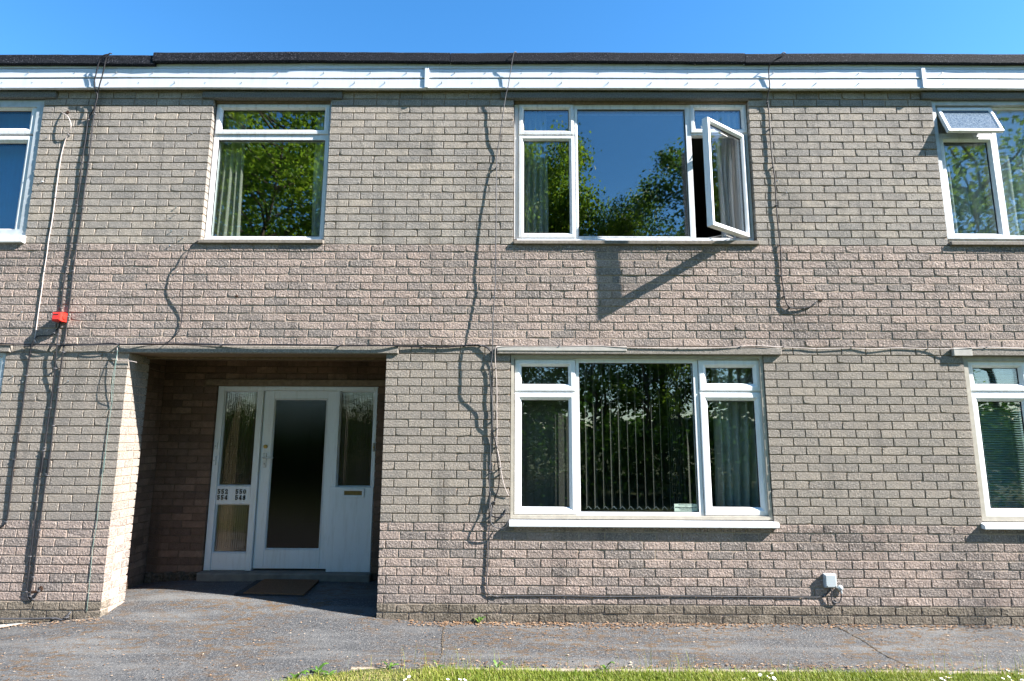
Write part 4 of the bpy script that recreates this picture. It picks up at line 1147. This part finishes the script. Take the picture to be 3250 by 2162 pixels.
# holes the cables come out of
def wall_hole(x, z, rx, rz, label):
    mb = MB(); n = 11; c = []
    for k in range(n):
        a = 2 * math.pi * k / n; q = rnd.uniform(.75, 1.2)
        c.append((x + rx * q * math.cos(a), -.0045, z + rz * q * math.sin(a)))
    inner = [(lerp(x, p[0], .6), -.0055, lerp(z, p[2], .6)) for p in c]
    for k in range(n): mb.face([c[k], c[(k + 1) % n], inner[(k + 1) % n], inner[k]])
    mb.face(inner[::-1]); mb.face([(p[0], .01, p[2]) for p in c])
    for k in range(n): mb.face([(c[k][0], .01, c[k][2]), (c[(k + 1) % n][0], .01, c[(k + 1) % n][2]), c[(k + 1) % n], c[k]])
    o = mb.build('cable_hole', MAT['hole'], house); o['label'] = label
wall_hole(-4.452, 4.727, .016, .018, 'round drilled hole above the white cable')
wall_hole(2.838, 2.838, .020, .008, 'slot shaped hole at the end of the right cable')
wall_hole(-4.118, .255, .022, .022, 'broken hole at the foot of the two black cables')
wall_hole(-4.17, .226, .035, .009, 'gap in the joint beside the broken hole')
wall_hole(-2.62, 2.865, .014, .014, 'small rusty hole in the pink band')

# loose masonry nails and plugs left in the wall
nail_mb = MB(); nail_mb.tube([(0, .01, 0), (0, -.010, .001)], .0036, 6); nail_mb.tube([(0, -.010, .001), (0, -.013, .001)], .006, 7)
nail_me = nail_mb.data('masonry_nail', MAT['steel'])
for x, z in ((-3.19, 4.50), (-3.24, 4.13), (-3.27, 3.74), (-3.28, 3.665), (-3.29, 3.50), (-3.18, 3.43), (-3.29, 3.355), (-4.62, 4.455), (-4.70, 4.10), (-4.60, 4.0), (-3.40, 4.85), (-4.10, 2.06), (-4.52, 2.05), (-4.62, 2.10), (-3.20, 3.10), (-3.20, 2.86), (-.14, 4.06), (-.135, 4.0), (-.21, 2.86), (2.60, 3.9), (2.52, 4.02), (.62, 4.88), (4.78, 2.46), (-4.62, 2.70)):
    o = bpy.data.objects.new('masonry_nail', nail_me); COL.objects.link(o); o.parent = house
    o.location = (x, 0, z); o.rotation_euler = (rnd.uniform(-.3, .3), 0, rnd.uniform(-.4, .4)); o.scale = (rnd.uniform(.7, 1.2),) * 3

# red bell box
t = empty('alarm_box', 'bright red plastic alarm box beside the two long black cables', 'alarm box', (-4.20, 0, 2.65))
mb = MB()
X0, X1, Z0, Z1 = -4.272, -4.184, 2.606, 2.690
prof = [(0, -.001), (0, -.07), (.006, -.088), (.014, -.092)]
mb.frame(X0, X1, Z0, Z1, [(i, yy) for i, yy in prof]); mb.face([(X0 + .014, -.092, Z0 + .014), (X1 - .014, -.092, Z0 + .014), (X1 - .014, -.092, Z1 - .014), (X0 + .014, -.092, Z1 - .014)])
mb.build('cover', MAT['red'], t)
mb = MB(); mb.bbox(X0 + .022, X1 - .022, -.0945, -.0905, Z1 - .026, Z1 - .020, .001); mb.build('lid_groove', MAT['black_paint'], t)
mb = MB(); mb.tube([(X1 - .002, -.045, 2.646), (X1 + .006, -.045, 2.646), (X1 + .008, -.045, 2.646)], [.026, .024, .016], 12); mb.build('horn', MAT['red'], t)

# grey junction box and round entry cap
t = empty('junction_box', 'square pale grey junction box low on the pink brickwork', 'box', (2.71, 0, .36))
mb = MB(); X0, X1, Z0, Z1 = 2.667, 2.768, .306, .418
mb.frame(X0, X1, Z0, Z1, [(0, -.001), (0, -.030), (.005, -.036), (.010, -.038)]); mb.face([(X0 + .01, -.038, Z0 + .01), (X1 - .01, -.038, Z0 + .01), (X1 - .01, -.038, Z1 - .01), (X0 + .01, -.038, Z1 - .01)])
mb.build('lid', MAT['box_grey'], t)
for x, z in ((2.682, .320), (2.756, .318)):
    mb = MB(); mb.tube([(x, -.0375, z), (x, -.040, z)], .0042, 7); mb.build('screw', MAT['black_paint'], t)
t = empty('cable_entry', 'small round pale cable entry beside the square grey box', 'cable entry', (2.80, 0, .30))
mb = MB(); mb.tube([(2.806, -.002, .300), (2.806, -.014, .300), (2.806, -.024, .300), (2.806, -.028, .300)], [.024, .023, .016, .006], 16); mb.build('cap', MAT['box_grey'], t, smooth=True)
mb = MB(); mb.tube([(2.808, -.012, .283), (2.811, -.016, .258)], [.010, .007], 8); mb.build('spout', MAT['box_grey'], t)

# door mat
zf = lambda x, y: ground_z(x, y) + .004
t = empty('doormat', 'worn brown coir doormat on a black ribbed mat in front of the porch door', 'doormat', (-2.3, .7, zf(-2.3, .7)))
mb = MB(); n = 10
cs = [(-2.555, .46), (-1.975, .445), (-2.005, .955), (-2.575, .965)]
def quad_pt(c, u, v):
    a = Vector(c[0]).lerp(Vector(c[1]), u); b = Vector(c[3]).lerp(Vector(c[2]), u); return a.lerp(b, v)
def mat_sheet(c, h, lift, wob):
    mb = MB()
    for j in range(n + 1):
        for i in range(n + 1):
            p = quad_pt(c, i / n, j / n); mb.v.append((p.x, p.y, zf(p.x, p.y) + lift + h + rnd.uniform(-wob, wob)))
    for j in range(n):
        for i in range(n):
            a = j * (n + 1) + i; mb.f.append((a, a + 1, a + n + 2, a + n + 1)); mb.t.append(0); mb.m.append(0)
    rim = [i for i in range(n + 1)] + [n + (n + 1) * j for j in range(1, n + 1)] + [n * (n + 1) + i for i in range(n - 1, -1, -1)] + [(n + 1) * j for j in range(n - 1, 0, -1)]
    for a, b in zip(rim, rim[1:] + rim[:1]):
        pa, pb = mb.v[a], mb.v[b]; mb.face([pa, (pa[0], pa[1], pa[2] - h), (pb[0], pb[1], pb[2] - h), pb][::-1])
    return mb
mat_sheet([(-2.64, .452), (-1.985, .44), (-2.02, .975), (-2.66, .985)], .008, 0, .0005).build('rubber_mat', MAT['rubber'], t)
mat_sheet(cs, .014, .009, .0018).build('coir_mat', MAT['coir'], t)
for k in range(14):
    v = (k + .5) / 14; a = Vector((-2.636, .462)).lerp(Vector((-2.655, .975)), v); b = Vector((-2.565, .462)).lerp(Vector((-2.585, .965)), v)
    mb = MB(); mb.tube([(a.x, a.y, zf(a.x, a.y) + .010), (b.x, b.y, zf(b.x, b.y) + .010)], .006, 5); mb.build('rib', MAT['rubber'], t)

# ================================================================== PLANTS AND LITTER
def blade(mb, x, y, z, h, w, az, bend, t):
    dx, dy = math.cos(az), math.sin(az); px, py = -dy * w / 2, dx * w / 2
    m_ = (x + dx * bend * .3, y + dy * bend * .3, z + h * .6); tip = (x + dx * bend, y + dy * bend, z + h)
    n0 = len(mb.v)
    mb.v += [(x - px, y - py, z), (x + px, y + py, z), (m_[0] + px * .7, m_[1] + py * .7, m_[2]), (m_[0] - px * .7, m_[1] - py * .7, m_[2]), tip]
    mb.f += [(n0, n0 + 1, n0 + 2, n0 + 3), (n0 + 3, n0 + 2, n0 + 4)]; mb.t += [t, t]; mb.m += [0, 0]
mb = MB()
for k in range(76000):
    if k < 60000:
        x = rnd.uniform(-2.3, 4.6); y = lawn_edge(x) + .012 - abs(rnd.gauss(0, .22)) - rnd.random() * .12
    else:
        x = rnd.uniform(-6, 7); y = min(lawn_edge(max(x, -3)), -1.05) - rnd.uniform(.2, 2.6)
    if y < -4.2: continue
    p = math.sin(x * 3.1) * math.sin(y * 7 + x) * .5 + math.sin(x * 9.7 + 1) * .3
    dry = max(0.0, 1 - abs(x + .95) / .55) * .5
    t_ = min(.99, max(.01, .50 + .16 * p + rnd.gauss(0, .15) + (dry if rnd.random() < .7 else 0) + (.45 if rnd.random() < .07 else 0)))
    near = y > lawn_edge(x) - .03
    h = rnd.uniform(.016, .046) * (1 + .35 * p) * (1.25 if near and rnd.random() < .08 else 1) * (.55 if dry > .2 else 1)
    blade(mb, x, y, .004, h, rnd.uniform(.003, .006), rnd.uniform(0, 6.28), h * rnd.uniform(.2, .8), t_)
for k in range(140):          # tall stems along the kerb
    x = rnd.choice((rnd.uniform(-1.1, 4.3), rnd.gauss(-.45, .2), rnd.gauss(1.1, .15), rnd.gauss(3.4, .3))); y = -1.04 + rnd.uniform(-.05, .03)
    h = rnd.uniform(.07, .19)
    blade(mb, x, y, .0, h, .003, rnd.uniform(0, 6.28), h * .25, rnd.uniform(.4, .95))
tag(mb.build('grass', MAT['grass']), kind='stuff')

mb = MB()
def flake(x, y, s, t_):
    z = ground_z(x, y) + .004 + rnd.uniform(0, .006); a = rnd.uniform(0, 6.28); e = s * rnd.uniform(.25, .6); c, q = math.cos(a), math.sin(a)
    tl = rnd.uniform(-.5, .5) * s
    mb.face([(x - c * s, y - q * s, z), (x + q * e, y - c * e, z + .003), (x + c * s, y + q * s, z + abs(tl)), (x - q * e, y + c * e, z + .002)], t_)
for k in range(1500): flake(rnd.uniform(-.9, 5) if rnd.random() < .75 else rnd.uniform(-1, 2), -.015 - abs(rnd.gauss(0, .06)), rnd.uniform(.006, .02), rnd.uniform(.05, .9))
for k in range(3200): flake(rnd.uniform(-4.5, 5), rnd.uniform(-2.2, .0), rnd.uniform(.004, .012), rnd.uniform(.05, .98))
for k in range(700): flake(rnd.uniform(-1.1, 5), -.985 + abs(rnd.gauss(0, .05)), rnd.uniform(.006, .016), rnd.uniform(.05, .98))
for k in range(260):
    x = rnd.uniform(-4.6, -3.5); flake(x, -.06 - (x + 3.5) * .04 - abs(rnd.gauss(0, .05)), rnd.uniform(.006, .016), rnd.uniform(.4, .98))
for cx, cy in ((.1, -.35), (.35, -.28), (1.2, -.25), (.8, -.6), (2.3, -.2), (3.0, -.3), (3.4, -.4), (1.6, -.9), (2.2, -.95), (-.3, -.45)):
    for k in range(60): flake(rnd.gauss(cx, .16), min(-.01, rnd.gauss(cy, .05)), rnd.uniform(.004, .012), rnd.uniform(.0, .4))
tag(mb.build('leaf_litter', MAT['litter']), kind='stuff')

# frost cracks in the asphalt
def crack(label, pts, w):
    mb = MB(); P = smooth_path([(x, y, 0) for x, y in pts], 8)
    prev = None
    for p in P:
        ww = w * rnd.uniform(.3, 1.4); x = p.x + rnd.uniform(-.006, .006)
        cur = [(x - ww, p.y, ground_z(x, p.y) + .004), (x + ww, p.y, ground_z(x, p.y) + .004)]
        if prev: mb.face([prev[0], prev[1], cur[1], cur[0]])
        prev = cur
    o = mb.build('crack', MAT['earth']); o['kind'] = 'stuff'
crack('', [(-.59, -.15), (-.57, -.38), (-.55, -.56), (-.53, -.75), (-.54, -.93)], .006)
crack('', [(2.72, -.03), (2.735, -.30), (2.737, -.5), (2.73, -.68), (2.76, -.95)], .006)

def rosette(label, x, y, z, n, L, up, cat='weed', group=None):
    t = empty('weed', label, cat, (x, y, z), group)
    for k in range(n):
        a = 2 * math.pi * k / n + rnd.uniform(-.4, .4); l = L * rnd.uniform(.6, 1.15); w = l * rnd.uniform(.22, .34); e = rnd.uniform(.2, 1) * up
        mb = MB(); d = Vector((math.cos(a), math.sin(a), 0)); q = Vector((-d.y, d.x, 0))
        st = [(0, .15), (.3, .9), (.6, 1.0), (.85, .6), (1, .05)]
        pts = [(Vector((x, y, z)) + d * l * s + Vector((0, 0, e * l * math.sin(s * 2.2))), w * ww / 2 * (1 + .25 * (i % 2))) for i, (s, ww) in enumerate(st)]
        for (p, pw), (r, rw) in zip(pts, pts[1:]): mb.face([p - q * pw, p + q * pw + Vector((0, 0, .004)), r + q * rw + Vector((0, 0, .004)), r - q * rw], rnd.random())
        mb.build('leaf', MAT['weed'], t)
    return t
rosette('small green weed growing at the foot of the wall left of the ground floor window', -.300, -.035, .005, 7, .065, .9)
rosette('leafy green weed at the ragged left tip of the grass', -1.43, -1.20, .005, 8, .075, .6)
rosette('broad leaved weed beside the start of the path edging', -1.33, -1.10, .005, 8, .08, .7)
rosette('pale weed sprawling in the dry grass by the path edging', -1.24, -1.15, .005, 7, .07, .5)
for x, lb in ((-.86, 'small dandelion tuft on the path edging, leftmost of four'), (-.52, 'small dandelion tuft on the path edging at the asphalt crack'), (-.12, 'small dandelion tuft on the path edging in line with the window jamb'), (.62, 'small dandelion tuft on the path edging, rightmost of four')):
    rosette(lb, x, -1.03, .01, 5, .06, .9, group='leaf tufts along the path edging')

# daisies in the grass
dm = MB()
dm.tube([(0, 0, 0), (.004, .002, .030), (.006, .003, .055)], .0011, 4, m=2)
for k in range(12):
    a = 2 * math.pi * k / 12; c, s = math.cos(a), math.sin(a)
    dm.face([(.006 + c * .003 - s * .001, .003 + s * .003 + c * .001, .056), (.006 + c * .003 + s * .001, .003 + s * .003 - c * .001, .056), (.006 + c * .013 + s * .003, .003 + s * .013 - c * .003, .058), (.006 + c * .015, .003 + s * .015, .057), (.006 + c * .013 - s * .003, .003 + s * .013 + c * .003, .058)], m=0)
dm.tube([(.006, .003, .055), (.006, .003, .060)], .0045, 7, m=1)
daisy_me = dm.data('daisy', [MAT['petal'], MAT['pollen'], MAT['weed']])
for x, y in ((-.685, -1.32), (-.683, -1.258), (-.428, -1.317), (-.40, -1.321), (-.358, -1.314), (-.339, -1.32), (1.619, -1.189), (1.628, -1.235), (1.667, -1.216), (1.633, -1.29), (1.717, -1.143), (1.494, -1.254),
             (2.717, -1.209), (2.856, -1.17), (2.901, -1.159), (2.765, -1.213), (2.795, -1.243), (2.846, -1.219), (2.738, -1.267), (3.116, -1.123), (3.169, -1.201), (3.245, -1.153), (3.18, -1.263), (3.313, -1.152), (3.335, -1.17), (3.304, -1.207), (2.787, -1.234), (3.30, -1.09)):
    o = bpy.data.objects.new('daisy', daisy_me); COL.objects.link(o)
    o.location = (x, y, rnd.uniform(-.005, .01)); o.rotation_euler = (rnd.uniform(.1, .6), rnd.uniform(-.4, .4), rnd.uniform(0, 6.28)); s = rnd.uniform(.6, .9); o.scale = (s, s, s)
    tag(o, 'small white daisy with a yellow eye in the lawn edge', 'daisy', 'daisies in the grass')

# ================================================================== TREES ACROSS THE LAWN (mirrored in the panes)
def tree_meshes(seed, H, crown0, R_, leaves, limbs, leaf):
    r = random.Random(seed)
    tb = MB(); cb = MB()
    trunk = [(0, 0, -.2)]
    for k in range(1, 8): trunk.append((r.uniform(-.12, .12) * k * .4, r.uniform(-.12, .12) * k * .4, H * .9 * k / 7))
    tb.tube(smooth_path(trunk, 2), [max(.015, .022 * H * .45 * (1 - .93 * i / 14)) for i in range(15)], 8)
    tips = []
    for b in range(limbs):
        u = r.uniform(crown0 / H, .86); i = u * 7 / .9; k = min(6, int(i)); p = Vector(trunk[k]).lerp(Vector(trunk[k + 1]), i - k)
        a = b * 2.4 + r.uniform(-.4, .4); prof = math.sin(math.pi * min(1, max(.08, (u - crown0 / H) / (1 - crown0 / H)))) ** .6
        L = R_ * (.45 + .65 * prof) * r.uniform(.75, 1.1)
        pts = [p]
        for q in range(1, 5):
            s = q / 4; pts.append(p + Vector((math.cos(a + .2 * q) * L * s, math.sin(a + .2 * q) * L * s, L * (.55 * s + .1 * s * s) + r.uniform(-.1, .1))))
        tb.tube(pts, [.05, .038, .026, .016, .006], 5)
        tips += [(pts[q], L * .28 * (1.2 - .1 * q)) for q in (2, 3, 4)] + [(pts[3].lerp(pts[4], .5) + Vector((r.uniform(-.5, .5), r.uniform(-.5, .5), r.uniform(-.3, .5))), L * .25)]
    tips += [(Vector(trunk[-1]), R_ * .35), (Vector(trunk[-1]) + Vector((0, 0, H * .06)), R_ * .25)]
    for n in range(leaves):
        c, s = tips[r.randrange(len(tips))]
        d = Vector((r.gauss(0, 1), r.gauss(0, 1), r.gauss(0, .75))) * s * .62
        p = c + d
        l = leaf * r.uniform(.6, 1.2); a = r.uniform(0, 6.28); e = r.uniform(-.9, .3)
        u = Vector((math.cos(a) * math.cos(e), math.sin(a) * math.cos(e), math.sin(e))); w = u.orthogonal().normalized() * l * .32
        w.rotate(Matrix.Rotation(r.uniform(-1, 1), 3, u))
        cb.face([p - u * l * .5, p + w, p + u * l * .5, p - w], min(.99, max(.01, r.gauss(.45, .22) + .12 * d.z)))
    return tb, cb
protos = [tree_meshes(3, 15.5, 4.6, 3.5, 24000, 40, .18), tree_meshes(5, 10.0, 3.8, 2.3, 34000, 30, .14), tree_meshes(8, 12.5, 4.4, 2.7, 34000, 28, .15), tree_meshes(12, 9.0, 2.4, 2.0, 6000, 26, .14)]
pm = [(tb.data('trunk', MAT['bark']), cb.data('crown', MAT[l])) for (tb, cb), l in zip(protos, ('leaf', 'leaf', 'leaf_dark', 'leaf'))]
def tree(kind, x, y, s, rz, label, wide=1.0):
    t = empty('tree', label, 'tree', (x, y, 0), 'trees across the lawn')
    t.scale = (s * wide, s * wide, s); t.rotation_euler = (0, 0, rz)
    for nm, me in zip(('trunk', 'crown'), pm[kind]):
        o = bpy.data.objects.new(nm, me); COL.objects.link(o); o.parent = t
TREES = [(0, -8.9, -14.5, 1.0, .3, 'tall broad tree mirrored in the single-light upper window'),
         (0, -13.5, -17, .95, 2.0, 'tall tree mirrored left of the single-light upper window'),
         (1, .25, -14.5, 1.24, 1.1, 'bushy tree mirrored behind the left casement of the upper window', .72),
         (1, 3.2, -15.5, 1.02, 4.0, 'low tree mirrored in the wide upper pane', .8),
         (2, 7.2, -14.0, .93, 2.2, 'dark tree mirrored at the right of the wide upper pane'),
         (2, 5.5, -16.5, .80, 5.1, 'dark low tree mirrored low in the wide upper pane'),
         (3, 17.5, -16.0, 1.6, .9, 'loose tree mirrored in the upper window with the raised vent'),
         (3, 15.2, -15.0, 1.15, .2, 'smaller tree mirrored in the upper window with the raised vent'),
         (1, -2.2, -16.0, .98, 3.2, 'young tree mirrored beside the porch door'),
         (1, -4.6, -15.0, 1.02, 5.5, 'young tree mirrored in the porch door'),
         (2, 10.5, -18.0, .8, 3.9, 'dark tree mirrored in the right ground floor window'),
         (3, 2.1, -10.6, .72, 2.7, 'slender young tree mirrored in the wide ground floor pane'),
         (3, 4.9, -12.0, .74, .6, 'second slender tree mirrored in the wide ground floor pane'),
         (3, .3, -11.2, .74, 1.9, 'slender tree mirrored in the left ground floor casement'),
         (3, 3.4, -10.2, .68, 3.5, 'thin tree mirrored near the middle of the wide ground floor pane'),
         (3, 1.3, -12.6, .7, 0.4, 'darker slim tree mirrored in the wide ground floor pane'),
         (3, 4.1, -13.0, .72, 2.9, 'darker slim tree mirrored at the right of the wide ground floor pane'),
         (3, 8.3, -10.8, .70, 1.4, 'slender tree mirrored in the ground floor window with the venetian blind'),
         (0, 22.5, -1.2, 1.0, 2.5, 'tall tree beyond the end of the flats mirrored in the open casement'),
         (1, 12.2, -11.5, .62, 3.0, 'bushy tree mirrored at the right edge in the ground floor venetian window'),
         (3, 6.2, -11.0, .70, 4.4, 'slender tree mirrored in the right ground floor casement')]
for a in TREES: tree(*a)

mb = MB()
for k in range(58000):
    x = rnd.uniform(-16, 18); y = -9.2 + rnd.gauss(0, .8) - .4 * math.sin(x * .7)
    hmax = 2.0 + .40 * math.sin(x * 1.7) * math.sin(x * .63 + 1) + .35 * math.sin(x * 3.1)
    z = max(.05, hmax * rnd.random() ** .7); l = rnd.uniform(.06, .14); a = rnd.uniform(0, 6.28); e = rnd.uniform(-.9, .6)
    u = Vector((math.cos(a) * math.cos(e), math.sin(a) * math.cos(e), math.sin(e))); w = u.orthogonal().normalized() * l * .3; p = Vector((x, y, z))
    mb.face([p - u * l * .5, p + w, p + u * l * .5, p - w], min(.9, max(.02, .14 + .18 * math.sin(x * 2.3 + z * 2) * math.sin(z * 3.7 + x) + rnd.gauss(0, .1))))
tag(mb.build('undergrowth', MAT['leaf_dark']), kind='stuff')
mb = MB()
for k in range(26000):
    x = rnd.uniform(-34, 40); y = -19 + rnd.gauss(0, .9)
    z = max(.05, (2.9 + .6 * math.sin(x * .8) + .4 * math.sin(x * 2.3 + 1)) * rnd.random() ** .75); l = rnd.uniform(.18, .36); a = rnd.uniform(0, 6.28); e = rnd.uniform(-.9, .6)
    u = Vector((math.cos(a) * math.cos(e), math.sin(a) * math.cos(e), math.sin(e))); w = u.orthogonal().normalized() * l * .35; p = Vector((x, y, z))
    mb.face([p - u * l * .5, p + w, p + u * l * .5, p - w], min(.9, max(.02, .25 + rnd.gauss(0, .15))))
tag(mb.build('hedge', MAT['leaf_dark']), kind='stuff')
